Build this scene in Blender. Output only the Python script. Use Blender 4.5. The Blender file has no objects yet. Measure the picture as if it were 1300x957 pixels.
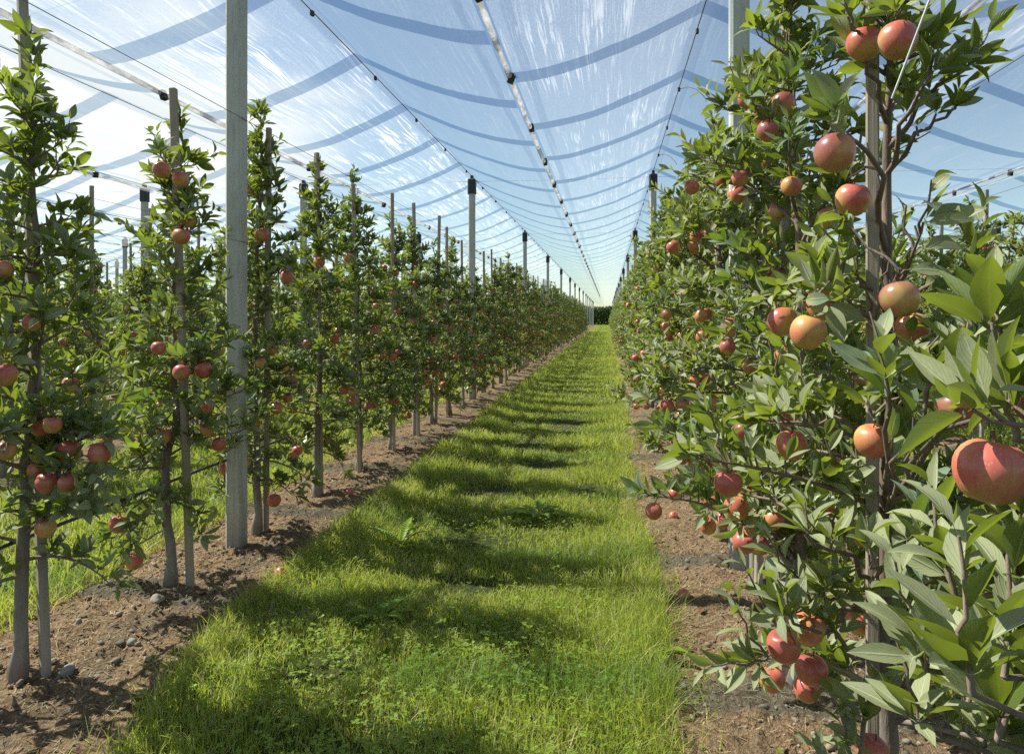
import bpy, math, random
import numpy as np

PI = math.pi
R = math.radians
rnd = random.Random(11)
scene = bpy.context.scene
COL = scene.collection

# ------------------------------------------------------------------ layout
CAM_H = 1.60
XL, XR, SP = -2.50, 0.80, 3.30          # the two rows beside the path and the row spacing
TREE_D, POST_D, POST0 = 1.04, 8.40, 4.52
ROW_END = 131.0
RIDGE_Z, VALLEY_Z = 4.22, 3.70
SUN_AZ, SUN_EL = R(80), R(49)            # azimuth measured to the left of the rows
SUN = np.array([-math.sin(SUN_AZ) * math.cos(SUN_EL), math.cos(SUN_AZ) * math.cos(SUN_EL), math.sin(SUN_EL)])

ORD = ['zeroth', 'first', 'second', 'third', 'fourth', 'fifth', 'sixth', 'seventh', 'eighth', 'ninth', 'tenth', 'eleventh',
       'twelfth', 'thirteenth', 'fourteenth', 'fifteenth', 'sixteenth', 'seventeenth', 'eighteenth', 'nineteenth', 'twentieth']


def tag(o, label=None, cat=None, group=None, kind=None):
    if label: o['label'] = label
    if cat: o['category'] = cat
    if group: o['group'] = group
    if kind: o['kind'] = kind
    return o


def link(o, parent=None):
    COL.objects.link(o)
    if parent is not None: o.parent = parent
    return o


def empty(name, loc=(0, 0, 0), rz=0.0):
    o = bpy.data.objects.new(name, None)
    o.empty_display_size = 0.1
    o.location = loc
    o.rotation_euler = (0, 0, rz)
    return link(o)


def nrm(a):
    return a / np.maximum(np.linalg.norm(a, axis=-1, keepdims=True), 1e-9)


class Geo:
    """collects vertices and faces in numpy and becomes ONE mesh"""
    def __init__(s):
        s.v, s.f, s.n = [], [], 0      # f: (faces array, material index, per-face rnd, uv per corner)

    def add(s, v, f, mat=0, rv=None, uv=None):
        v = np.asarray(v, dtype=np.float32).reshape(-1, 3)
        f = np.asarray(f, dtype=np.int32)
        s.v.append(v)
        rv = np.zeros(len(f), np.float32) if rv is None else np.broadcast_to(np.asarray(rv, np.float32), (len(f),))
        s.f.append((f + s.n, mat, rv, uv))
        s.n += len(v)

    def mesh(s, name, mats, smooth=True, uv=False):
        me = bpy.data.meshes.new(name)
        V = np.concatenate(s.v)
        me.vertices.add(len(V))
        me.vertices.foreach_set('co', V.ravel())
        loops = np.concatenate([f.ravel() for f, *_ in s.f])
        tot = np.concatenate([np.full(len(f), f.shape[1], np.int32) for f, *_ in s.f])
        start = np.concatenate([[0], np.cumsum(tot)[:-1]]).astype(np.int32)
        me.loops.add(len(loops))
        me.loops.foreach_set('vertex_index', loops.astype(np.int32))
        me.polygons.add(len(tot))
        me.polygons.foreach_set('loop_start', start)
        me.polygons.foreach_set('loop_total', tot)
        for m in mats: me.materials.append(m)
        me.polygons.foreach_set('material_index', np.concatenate([np.full(len(f), m, np.int32) for f, m, *_ in s.f]))
        me.polygons.foreach_set('use_smooth', np.full(len(tot), bool(smooth)))
        a = me.attributes.new('rnd', 'FLOAT', 'FACE')
        a.data.foreach_set('value', np.concatenate([r for _, _, r, _ in s.f]).astype(np.float32))
        if uv:
            L = me.uv_layers.new(name='UVMap')
            u = np.concatenate([(np.zeros((f.size, 2), np.float32) if q is None else np.asarray(q, np.float32).reshape(-1, 2)) for f, _, _, q in s.f])
            L.data.foreach_set('uv', u.ravel())
        me.update(calc_edges=True)
        return me

    def obj(s, name, mats, parent=None, smooth=True, uv=False):
        return link(bpy.data.objects.new(name, s.mesh(name, mats, smooth, uv)), parent)


def tube(g, pts, rad, n=7, mat=0, cap=True):
    P = np.asarray(pts, float)
    k = len(P)
    rad = np.broadcast_to(np.asarray(rad, float), (k,))
    T = nrm(np.gradient(P, axis=0))
    ref = np.array([0.31, 0.93, 0.2]) if abs(T[0][2]) > 0.6 else np.array([0, 0, 1.0])
    A = nrm(np.cross(T, ref)); B = np.cross(T, A)
    th = np.arange(n) * 2 * PI / n
    V = P[:, None] + rad[:, None, None] * (np.cos(th)[None, :, None] * A[:, None] + np.sin(th)[None, :, None] * B[:, None])
    i = np.arange(k - 1)[:, None] * n; j = np.arange(n)[None]; j2 = (j + 1) % n
    F = np.stack([i + j, i + j2, i + n + j2, i + n + j], -1).reshape(-1, 4)
    g.add(V.reshape(-1, 3), F, mat)
    if cap:
        c0 = np.concatenate([P[-1:], V[-1]]); jj = np.arange(n)
        g.add(c0, np.stack([np.zeros(n, int), 1 + jj, 1 + (jj + 1) % n], -1), mat)
        c1 = np.concatenate([P[:1], V[0]])
        g.add(c1, np.stack([np.zeros(n, int), 1 + (jj + 1) % n, 1 + jj], -1), mat)


def prism(g, c, sx, sy, z0, z1, bev=0.0, mat=0, lean=(0, 0), taper=1.0):
    """upright bar with chamfered corners and a chamfered top"""
    def ring(hx, hy, b):
        return [(hx, -hy + b), (hx, hy - b), (hx - b, hy), (-hx + b, hy), (-hx, hy - b), (-hx, -hy + b), (-hx + b, -hy), (hx - b, -hy)]
    b = max(bev, 1e-4)
    V = []
    for z, s_, in ((z0, 1.0), (z1 - b, taper), (z1, taper * (1 - b / sx * 1.6))):
        t = (z - z0) / (z1 - z0)
        for x, y in ring(sx / 2 * s_, sy / 2 * s_, b):
            V.append((c[0] + x + lean[0] * t, c[1] + y + lean[1] * t, z))
    F = []
    for r in range(2):
        for k in range(8):
            F.append((r * 8 + k, r * 8 + (k + 1) % 8, r * 8 + 8 + (k + 1) % 8, r * 8 + 8 + k))
    g.add(V, F, mat)
    g.add(V[16:24], [list(range(8))], mat)
    g.add(V[0:8], [list(range(7, -1, -1))], mat)


def vnoise(x, y, seed=0):
    """smooth value noise in numpy, about 0..1"""
    x = np.asarray(x, float); y = np.asarray(y, float)
    xi = np.floor(x).astype(np.int64); yi = np.floor(y).astype(np.int64)
    fx = x - xi; fy = y - yi
    fx = fx * fx * (3 - 2 * fx); fy = fy * fy * (3 - 2 * fy)
    def h(a, b):
        n = (a * 374761393 + b * 668265263 + seed * 974711) & 0xFFFFFFFF
        n = ((n ^ (n >> 13)) * 1274126177) & 0xFFFFFFFF
        return ((n ^ (n >> 16)) & 0xFFFF) / 65535.0
    return (h(xi, yi) * (1 - fx) + h(xi + 1, yi) * fx) * (1 - fy) + (h(xi, yi + 1) * (1 - fx) + h(xi + 1, yi + 1) * fx) * fy


def fbm(x, y, o=4, seed=0):
    s, a, t = 0, 0.5, 0
    for k in range(o):
        s = s + a * vnoise(x * 2 ** k, y * 2 ** k, seed + k * 17); t += a; a *= 0.5
    return s / t


# ------------------------------------------------------------------ materials
class N:
    def __init__(s, name):
        s.m = bpy.data.materials.new(name); s.m.use_nodes = True
        s.t = s.m.node_tree; s.t.nodes.clear()
        s.out = s('ShaderNodeOutputMaterial')

    def __call__(s, typ, **kw):
        n = s.t.nodes.new(typ)
        for k, v in kw.items():
            if k.startswith('i_'):
                n.inputs[k[2:].replace('_', ' ')].default_value = v
            else: setattr(n, k, v)
        return n

    def l(s, a, b): s.t.links.new(a, b)

    def val(s, x, sock):
        if hasattr(x, 'is_linked') or hasattr(x, 'links'): s.l(x, sock)
        else: sock.default_value = x

    def math(s, op, a, b=0.0, c=None, clamp=False):
        n = s('ShaderNodeMath', operation=op, use_clamp=clamp)
        s.val(a, n.inputs[0]); s.val(b, n.inputs[1])
        if c is not None: s.val(c, n.inputs[2])
        return n.outputs[0]

    def mix(s, f, a, b, blend='MIX'):
        n = s('ShaderNodeMix', data_type='RGBA', blend_type=blend)
        s.val(f, n.inputs[0])
        for q, i in ((a, 6), (b, 7)):
            if isinstance(q, tuple): q = (*q, 1.0) if len(q) == 3 else q
            s.val(q, n.inputs[i])
        return n.outputs[2]

    def noise(s, vec, scale, detail=4, rough=0.55, dist=0.0):
        n = s('ShaderNodeTexNoise')
        n.inputs['Scale'].default_value = scale; n.inputs['Detail'].default_value = detail
        n.inputs['Roughness'].default_value = rough; n.inputs['Distortion'].default_value = dist
        if vec is not None: s.l(vec, n.inputs['Vector'])
        return n.outputs[0]

    def ramp(s, f, a, b, lo=0.0, hi=1.0):
        n = s('ShaderNodeMapRange', clamp=True, interpolation_type='SMOOTHSTEP')
        s.val(f, n.inputs[0])
        for i, v in ((1, a), (2, b), (3, lo), (4, hi)): n.inputs[i].default_value = v
        return n.outputs[0]

    def mapping(s, vec, scale=(1, 1, 1), rot=(0, 0, 0), loc=(0, 0, 0)):
        n = s('ShaderNodeMapping'); s.l(vec, n.inputs[0])
        n.inputs['Scale'].default_value = scale; n.inputs['Rotation'].default_value = rot; n.inputs['Location'].default_value = loc
        return n.outputs[0]

    def coord(s, w='Object'): return s('ShaderNodeTexCoord').outputs[w]
    def attr(s, a): return s('ShaderNodeAttribute', attribute_name=a).outputs['Fac']

    def bump(s, h, strength=0.5, dist=0.01):
        n = s('ShaderNodeBump'); n.inputs['Strength'].default_value = strength; n.inputs['Distance'].default_value = dist
        s.l(h, n.inputs['Height']); return n.outputs[0]

    def bsdf(s, col, rough=0.6, spec=0.4, normal=None):
        n = s('ShaderNodeBsdfPrincipled')
        if isinstance(col, tuple): n.inputs['Base Color'].default_value = (*col, 1)
        else: s.l(col, n.inputs['Base Color'])
        s.val(rough, n.inputs['Roughness']); s.val(spec, n.inputs['Specular IOR Level'])
        if normal is not None: s.l(normal, n.inputs['Normal'])
        return n.outputs[0]

    def mixsh(s, f, a, b):
        n = s('ShaderNodeMixShader'); s.val(f, n.inputs[0]); s.l(a, n.inputs[1]); s.l(b, n.inputs[2]); return n.outputs[0]

    def done(s, sh): s.l(sh, s.out.inputs[0]); return s.m


def leaf_mat(name, top, top2, under, trans, tr=0.30, veins=True):
    n = N(name)
    r = n.attr('rnd')
    base = n.mix(r, top, top2)
    obr = n('ShaderNodeObjectInfo').outputs['Random']
    base = n.mix(n.math('MULTIPLY', obr, 0.35), base, tuple(c * 1.35 for c in top2))
    yel = n.ramp(r, 0.965, 1.0)
    base = n.mix(yel, base, (0.24, 0.20, 0.03))
    und = n.mix(r, under, tuple(c * 0.72 for c in under))
    bk = n('ShaderNodeNewGeometry').outputs['Backfacing']
    if veins:
        uv = n('ShaderNodeSeparateXYZ'); n.l(n.coord('UV'), uv.inputs[0])
        au = n.math('ABSOLUTE', n.math('SUBTRACT', uv.outputs[0], 0.5))
        rib = n.ramp(au, 0.02, 0.07, 1.0, 0.0)
        ph = n.math('SUBTRACT', n.math('MULTIPLY', uv.outputs[1], 9.0), n.math('MULTIPLY', au, 7.0))
        fr = n.math('ABSOLUTE', n.math('SUBTRACT', n.math('FRACT', ph), 0.5))
        sv = n.ramp(fr, 0.0, 0.13, 0.35, 0.0)
        vv = n.math('MAXIMUM', rib, sv)
        base = n.mix(n.math('MULTIPLY', vv, 0.75), base, (0.26, 0.31, 0.12))
        und = n.mix(n.math('MULTIPLY', rib, 0.7), und, (0.38, 0.42, 0.25))
        nz = n.noise(n.coord('Object'), 60, 3)
        spot = n.ramp(n.noise(n.coord('Object'), 75, 2), 0.70, 0.76, 0.0, 0.65)
        base = n.mix(spot, base, (0.16, 0.10, 0.035))
        base = n.mix(n.math('MULTIPLY', n.ramp(n.noise(n.coord('Object'), 22, 3), .4, .7), 0.35), base, (0.15, 0.17, 0.05))
        hgt = n.math('SUBTRACT', n.math('MULTIPLY', nz, 0.5), vv)
        nor = n.bump(hgt, 0.55, 0.0022)
    else: nor = None
    col = n.mix(bk, base, und)
    sp = n.mix(bk, (0.5, 0.5, 0.5), (0.12, 0.12, 0.12))
    ro = n.math('ADD', n.math('MULTIPLY', bk, 0.4), 0.34)
    sh = n.bsdf(col, ro, 0.6, nor)
    t = n('ShaderNodeBsdfTranslucent')
    tc = n.mix(r, trans, tuple(c * 0.7 for c in trans))
    n.l(tc, t.inputs[0])
    return n.done(n.mixsh(tr, sh, t.outputs[0]))


M = {}
M['leaf'] = leaf_mat('apple_leaf', (0.062, 0.098, 0.022), (0.120, 0.160, 0.042), (0.30, 0.325, 0.18), (0.46, 0.58, 0.05), 0.27)
M['leaf_far'] = leaf_mat('apple_leaf_far', (0.056, 0.091, 0.019), (0.112, 0.152, 0.037), (0.27, 0.29, 0.155), (0.44, 0.58, 0.05), 0.28, veins=False)

n = N('bark')
c = n.coord(); a = n.noise(n.mapping(c, (40, 40, 9)), 1.0, 5, 0.65); b = n.noise(c, 14, 3)
col = n.mix(a, (0.07, 0.05, 0.038), (0.33, 0.25, 0.20)); z = n('ShaderNodeSeparateXYZ'); n.l(c, z.inputs[0])
grey = n.math('MULTIPLY', n.ramp(z.outputs[2], 0.15, 0.75, 1.0, 0.0), n.ramp(z.outputs[2], 0.06, 0.15, 0.15, 1.0))
col = n.mix(n.math('MULTIPLY', grey, 0.7), col, n.mix(a, (0.17, 0.16, 0.135), (0.46, 0.42, 0.37)))
col = n.mix(n.math('MULTIPLY', n.ramp(b, 0.55, 0.75), 0.4), col, (0.14, 0.15, 0.10))
M['bark'] = n.done(n.bsdf(col, 0.85, 0.25, n.bump(a, 0.9, 0.006)))

n = N('apple_skin')
c = n.coord(); ob = n('ShaderNodeObjectInfo').outputs['Random']
sep = n('ShaderNodeSeparateXYZ'); n.l(c, sep.inputs[0])
ang = n.math('ARCTAN2', sep.outputs[1], sep.outputs[0])
cmb = n('ShaderNodeCombineXYZ'); n.l(n.math('MULTIPLY', ang, 7.0), cmb.inputs[0]); n.l(n.math('MULTIPLY', sep.outputs[2], 16.0), cmb.inputs[1]); n.l(n.math('MULTIPLY', ob, 40.0), cmb.inputs[2])
strk = n.noise(cmb.outputs[0], 1.3, 4, 0.6)
addv = n('ShaderNodeVectorMath', operation='ADD'); n.l(c, addv.inputs[0])
cm2 = n('ShaderNodeCombineXYZ'); n.l(n.math('MULTIPLY', ob, 9.0), cm2.inputs[0]); n.l(cm2.outputs[0], addv.inputs[1])
blush = n.noise(addv.outputs[0], 15, 2, 0.4)
zf = n.math('MULTIPLY', sep.outputs[2], 7.0)
m = n.math('ADD', n.math('ADD', n.math('MULTIPLY', blush, 2.1), n.math('MULTIPLY', strk, 0.42)), n.math('ADD', zf, n.math('MULTIPLY', ob, 0.45)))
fac = n.ramp(m, 0.75, 1.75)
col = n.mix(fac, (0.60, 0.40, 0.09), n.mix(n.math('ADD', n.math('MULTIPLY', strk, .5), n.math('MULTIPLY', blush, .45)), (0.60, 0.175, 0.105), (0.42, 0.040, 0.055)))
col = n.mix(n.ramp(sep.outputs[2], -0.040, -0.012, 0.55, 0.0), col, (0.36, 0.27, 0.07))
sp = n('ShaderNodeTexVoronoi'); n.l(c, sp.inputs['Vector']); sp.inputs['Scale'].default_value = 190
col = n.mix(n.ramp(sp.outputs['Distance'], 0.12, 0.30, 0.5, 0.0), col, (0.55, 0.36, 0.20))
dust = n.noise(c, 30, 4); 
col = n.mix(n.math('MULTIPLY', dust, 0.12), col, (0.50, 0.34, 0.30))
M['apple'] = n.done(n.bsdf(col, n.math('ADD', n.math('MULTIPLY', dust, 0.22), 0.22), 0.5))
n = N('apple_stem'); M['stem'] = n.done(n.bsdf((0.11, 0.075, 0.035), 0.8, 0.2))

n = N('weathered_wood_stake')
c = n.coord(); ob = n('ShaderNodeObjectInfo').outputs['Random']
a = n.noise(n.mapping(c, (70, 70, 2.2)), 1.0, 5, 0.6); b = n.noise(c, 5, 3)
col = n.mix(a, (0.22, 0.17, 0.125), (0.52, 0.42, 0.32)); col = n.mix(n.math('MULTIPLY', ob, 0.6), col, n.mix(a, (0.20, 0.185, 0.165), (0.44, 0.41, 0.37)))
col = n.mix(n.math('MULTIPLY', n.ramp(b, 0.5, 0.72), 0.45), col, (0.10, 0.09, 0.075))
M['stake'] = n.done(n.bsdf(col, 0.85, 0.2, n.bump(a, 0.6, 0.004)))

n = N('post_concrete')
c = n.coord(); st = n.noise(n.mapping(c, (25, 25, 1.1)), 1.0, 3, .6); a = n.noise(c, 6, 5, 0.6); b = n.noise(n.mapping(c, (60, 60, 5)), 1.0, 5, 0.7)
d = n.noise(c, 160, 2)
col = n.mix(a, (0.42, 0.41, 0.37), (0.62, 0.605, 0.56)); col = n.mix(n.math('MULTIPLY', n.ramp(b, 0.46, 0.75), 0.5), col, (0.28, 0.27, 0.24))
col = n.mix(n.ramp(d, 0.62, 0.72, 0.0, 0.5), col, (0.12, 0.115, 0.105)); col = n.mix(n.ramp(st, 0.54, 0.74, 0, .4), col, (0.20, 0.185, 0.15))
zz = n('ShaderNodeSeparateXYZ'); n.l(c, zz.inputs[0])
col = n.mix(n.ramp(zz.outputs[2], 0.02, 0.35, 0.55, 0.0), col, (0.17, 0.135, 0.10))
M['concrete'] = n.done(n.bsdf(col, 0.9, 0.25, n.bump(n.math('ADD', d, b), 0.45, 0.003)))
n = N('black_plastic'); c = n.coord(); a = n.noise(c, 30, 3)
M['black'] = n.done(n.bsdf(n.mix(a, (0.018, 0.019, 0.021), (0.045, 0.046, 0.05)), 0.55, 0.4))
n = N('wire_steel'); M['wire'] = n.done(n.bsdf((0.09, 0.09, 0.092), 0.5, 0.5))
n = N('hose_plastic'); M['hose'] = n.done(n.bsdf((0.05, 0.052, 0.056), 0.45, 0.5))
n = N('white_cord'); M['cord'] = n.done(n.bsdf((0.55, 0.55, 0.52), 0.7, 0.3))


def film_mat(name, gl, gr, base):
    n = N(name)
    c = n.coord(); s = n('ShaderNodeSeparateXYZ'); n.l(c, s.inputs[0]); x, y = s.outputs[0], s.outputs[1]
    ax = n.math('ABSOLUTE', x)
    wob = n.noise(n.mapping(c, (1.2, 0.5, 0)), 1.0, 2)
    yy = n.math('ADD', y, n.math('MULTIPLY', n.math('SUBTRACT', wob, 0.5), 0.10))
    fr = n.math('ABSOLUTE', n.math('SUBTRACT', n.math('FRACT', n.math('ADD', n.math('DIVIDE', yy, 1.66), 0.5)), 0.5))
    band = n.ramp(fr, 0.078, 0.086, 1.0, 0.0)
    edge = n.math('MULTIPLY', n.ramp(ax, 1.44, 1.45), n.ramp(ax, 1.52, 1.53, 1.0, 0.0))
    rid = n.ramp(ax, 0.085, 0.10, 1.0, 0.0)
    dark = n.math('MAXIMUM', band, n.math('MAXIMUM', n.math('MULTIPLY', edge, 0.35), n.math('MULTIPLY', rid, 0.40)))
    # creases: fine askew lines along the row, with sun glare painted white on them
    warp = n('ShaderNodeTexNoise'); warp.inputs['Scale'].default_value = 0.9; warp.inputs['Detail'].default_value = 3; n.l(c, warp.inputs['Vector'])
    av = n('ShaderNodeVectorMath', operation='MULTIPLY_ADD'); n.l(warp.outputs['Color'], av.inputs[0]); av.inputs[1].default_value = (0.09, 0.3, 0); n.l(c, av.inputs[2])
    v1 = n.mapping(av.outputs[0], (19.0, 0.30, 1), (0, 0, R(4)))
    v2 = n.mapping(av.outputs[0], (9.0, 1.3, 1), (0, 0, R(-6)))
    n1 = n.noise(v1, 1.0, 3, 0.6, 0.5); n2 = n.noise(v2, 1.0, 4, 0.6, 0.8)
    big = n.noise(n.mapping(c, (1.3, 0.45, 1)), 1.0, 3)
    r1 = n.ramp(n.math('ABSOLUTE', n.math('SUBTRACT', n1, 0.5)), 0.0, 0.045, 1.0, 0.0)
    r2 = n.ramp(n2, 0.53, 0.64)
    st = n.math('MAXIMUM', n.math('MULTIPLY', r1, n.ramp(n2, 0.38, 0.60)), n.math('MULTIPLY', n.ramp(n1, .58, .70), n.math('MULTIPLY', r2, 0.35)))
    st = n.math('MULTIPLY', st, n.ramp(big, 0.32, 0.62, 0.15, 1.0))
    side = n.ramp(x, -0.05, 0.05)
    gain = n.math('ADD', n.math('MULTIPLY', n.math('SUBTRACT', 1.0, side), gl), n.math('MULTIPLY', side, gr))  # painted glare: streaks get whiter on the half towards the sun
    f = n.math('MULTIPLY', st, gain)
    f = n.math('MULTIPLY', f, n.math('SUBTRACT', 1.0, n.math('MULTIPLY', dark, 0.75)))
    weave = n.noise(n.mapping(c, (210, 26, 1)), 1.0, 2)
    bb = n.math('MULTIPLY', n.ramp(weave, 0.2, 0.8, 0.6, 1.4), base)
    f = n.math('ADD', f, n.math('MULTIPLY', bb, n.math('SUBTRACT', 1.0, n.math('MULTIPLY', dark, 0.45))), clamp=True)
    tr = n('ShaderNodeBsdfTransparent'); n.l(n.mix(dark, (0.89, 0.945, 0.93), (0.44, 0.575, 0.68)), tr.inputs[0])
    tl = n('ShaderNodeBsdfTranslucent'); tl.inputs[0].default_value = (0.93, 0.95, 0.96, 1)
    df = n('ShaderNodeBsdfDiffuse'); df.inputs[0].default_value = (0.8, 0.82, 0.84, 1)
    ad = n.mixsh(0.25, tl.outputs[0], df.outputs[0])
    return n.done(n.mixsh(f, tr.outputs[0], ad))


M['film_glare'] = film_mat('glare_streaked_film', 0.52, 0.10, 0.10)  # copy for the sun-side rows, sun glare painted in as stronger white streaks
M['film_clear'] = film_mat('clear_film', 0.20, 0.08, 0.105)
n = N('rolled_film_edge'); c = n.coord()
a = n.noise(n.mapping(c, (20, 5, 20)), 1.0, 4, 0.7); b = n.noise(n.mapping(c, (3, 2.2, 3)), 1.0, 2)
col = n.mix(n.ramp(a, 0.35, 0.65), (0.30, 0.31, 0.32), (0.80, 0.81, 0.82)); col = n.mix(n.ramp(b, 0.54, 0.60, 0, 0.75), col, (0.05, 0.055, 0.06))
sh = n.bsdf(col, 0.35, 0.5); tl = n('ShaderNodeBsdfTranslucent'); n.l(col, tl.inputs[0])
M['rolled'] = n.done(n.mixsh(0.35, n.mixsh(0.6, sh, tl.outputs[0]), n('ShaderNodeBsdfTransparent').outputs[0]))


def grass_mat(name, a, b, dry, t):
    n = N(name); r = n.attr('rnd')
    geo = n('ShaderNodeNewGeometry').outputs['Position']
    big = n.ramp(n.noise(geo, 2.6, 4, 0.6), .32, .68)
    col = n.mix(n.math('MULTIPLY', n.math('ADD', r, big), 0.5), a, b)
    col = n.mix(n.ramp(r, 0.83, 0.91), col, dry)
    sh = n.bsdf(col, 0.5, 0.35); tl = n('ShaderNodeBsdfTranslucent')
    n.l(n.mix(n.ramp(r, 0.83, 0.91), t, dry), tl.inputs[0])
    return n.done(n.mixsh(0.42, sh, tl.outputs[0]))


M['grass'] = grass_mat('grass_blades', (0.085, 0.150, 0.016), (0.36, 0.41, 0.092), (0.50, 0.43, 0.22), (0.60, 0.69, 0.085))
M['clover'] = grass_mat('clover_leaves', (0.14, 0.22, 0.022), (0.28, 0.36, 0.055), (0.22, 0.28, 0.05), (0.46, 0.62, 0.05))
M['hedge'] = leaf_mat('hedge_leaf', (0.020, 0.045, 0.010), (0.045, 0.085, 0.018), (0.06, 0.10, 0.03), (0.14, 0.24, 0.03), 0.22, veins=False)

n = N('soil')
g = n('ShaderNodeNewGeometry').outputs['Position']
a = n.noise(g, 7, 6, 0.65); b = n.noise(g, 42, 5, 0.7); d = n.noise(n.mapping(g, (90, 30, 30)), 1.0, 4, 0.7)
col = n.mix(n.ramp(b, 0.3, 0.7), (0.088, 0.054, 0.030), (0.35, 0.235, 0.132))
col = n.mix(n.ramp(a, 0.40, 0.70, 0, 0.6), col, (0.27, 0.20, 0.135)); col = n.mix(n.ramp(d, 0.60, 0.72, 0, 0.65), col, (0.38, 0.30, 0.20))
M['soil'] = n.done(n.bsdf(col, 0.95, 0.15, n.bump(n.math('ADD', b, n.math('MULTIPLY', d, 0.5)), 1.0, 0.03)))

n = N('ground_turf')
g = n('ShaderNodeNewGeometry').outputs['Position']
a = n.noise(g, 1.3, 4); b = n.noise(n.mapping(g, (55, 30, 1)), 1.0, 5, 0.7); far = n.noise(g, 5, 5, 0.7)
s = n('ShaderNodeSeparateXYZ'); n.l(g, s.inputs[0])
col = n.mix(n.ramp(b, 0.3, 0.7), (0.030, 0.040, 0.012), (0.085, 0.100, 0.030)); col = n.mix(n.ramp(a, 0.55, 0.72, 0, 0.6), col, (0.13, 0.10, 0.055))
fg = n.mix(n.ramp(far, 0.35, 0.65), (0.085, 0.14, 0.02), (0.17, 0.22, 0.04))
col = n.mix(n.ramp(s.outputs[1], 12, 45, 0.0, 1.0), col, fg)
M['ground'] = n.done(n.bsdf(col, 0.95, 0.1, n.bump(b, 1.0, 0.03)))

n = N('pebble'); r = n.attr('rnd'); c = n.coord(); a = n.noise(c, 40, 4); ob = n('ShaderNodeObjectInfo').outputs['Random']
col = n.mix(r, (0.150, 0.105, 0.068), (0.36, 0.29, 0.215)); col = n.mix(n.math('MULTIPLY', a, 0.5), col, (0.20, 0.165, 0.125))
M['pebble'] = n.done(n.bsdf(col, 0.9, 0.2))
n = N('field_stone'); c = n.coord(); a = n.noise(c, 22, 5, 0.6); ob = n('ShaderNodeObjectInfo').outputs['Random']
col = n.mix(a, (0.17, 0.165, 0.15), (0.38, 0.37, 0.35)); col = n.mix(ob, col, n.mix(a, (0.20, 0.16, 0.12), (0.36, 0.30, 0.23)))
M['stone'] = n.done(n.bsdf(col, 0.85, 0.25, n.bump(a, 0.6, 0.004)))
n = N('straw'); r = n.attr('rnd'); M['straw'] = n.done(n.bsdf(n.mix(r, (0.16, 0.11, 0.06), (0.46, 0.36, 0.22)), 0.85, 0.2))
n = N('dead_leaf'); r = n.attr('rnd'); M['dead'] = n.done(n.bsdf(n.mix(r, (0.14, 0.07, 0.03), (0.32, 0.13, 0.06)), 0.8, 0.2))


# ------------------------------------------------------------------ leaves
SH9 = [(0.0, .05), (0.13, .05), (0.20, .36), (0.32, .78), (0.46, 1.0), (0.60, .95), (0.74, .74), (0.88, .38), (1.0, .02)]
SH6 = [(0.0, .06), (0.15, .10), (0.34, .85), (0.58, 1.0), (0.82, .58), (1.0, .02)]
SH3 = [(0.0, .15), (0.45, 1.0), (1.0, .05)]


def leaves(g, B, D, NN, L, W, curl, fold, rv, lod, mat=0, rs=None):
    """many leaves at once: base points, directions, upper-side normals, lengths, half widths"""
    B = np.asarray(B, float); k = len(B)
    if not k: return
    D = nrm(np.asarray(D, float)); NN = np.asarray(NN, float)
    NN = NN - (NN * D).sum(-1, keepdims=True) * D
    NN = nrm(NN + 1e-6); S = np.cross(D, NN)
    prof = {0: SH9, 1: SH6, 2: SH3}[lod]
    us = np.array({0: [-1, -.5, 0, .5, 1], 1: [-1, 0, 1], 2: [-1, 0, 1]}[lod])
    nr, nc = len(prof), len(us)
    V = np.zeros((k, nr, nc, 3)); pos = B.copy(); ps = 0.0
    ph = rs.random(k) * 6.28; wavy = rs.random(k) * 0.10
    for i, (s, w) in enumerate(prof):
        angm = -curl * max(0.0, (s + ps) / 2 - 0.1)
        t = D * np.cos(angm)[:, None] + NN * np.sin(angm)[:, None]
        pos = pos + t * ((s - ps) * L)[:, None]; ps = s
        ang = -curl * max(0.0, s - 0.1)
        ln = NN * np.cos(ang)[:, None] - D * np.sin(ang)[:, None]
        for j, u in enumerate(us):
            hw = W * w * u
            up = np.abs(hw) * np.sin(fold) * (1.0 if abs(u) > .7 else 0.85) + (W * wavy * np.sin(s * 13 + ph + u * 2.0) * abs(u) * w)
            V[:, i, j] = pos + S * (hw * np.cos(fold))[:, None] + ln * up[:, None]
    i = np.arange(nr - 1)[:, None] * nc; j = np.arange(nc - 1)[None]
    F0 = np.stack([i + j, i + j + 1, i + nc + j + 1, i + nc + j], -1).reshape(-1, 4)
    # winding so that the face normal is the upper side
    F0 = F0[:, ::-1]
    F = (np.arange(k)[:, None, None] * nr * nc + F0[None]).reshape(-1, 4)
    uu = np.tile((us + 1) / 2, nr); vv = np.repeat([p[0] for p in prof], nc)
    UV = np.stack([uu, vv], -1)[F0]
    g.add(V.reshape(-1, 3), F, mat, np.repeat(rv, len(F0)), np.broadcast_to(UV[None], (k, *UV.shape)).reshape(-1, 2))


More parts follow.
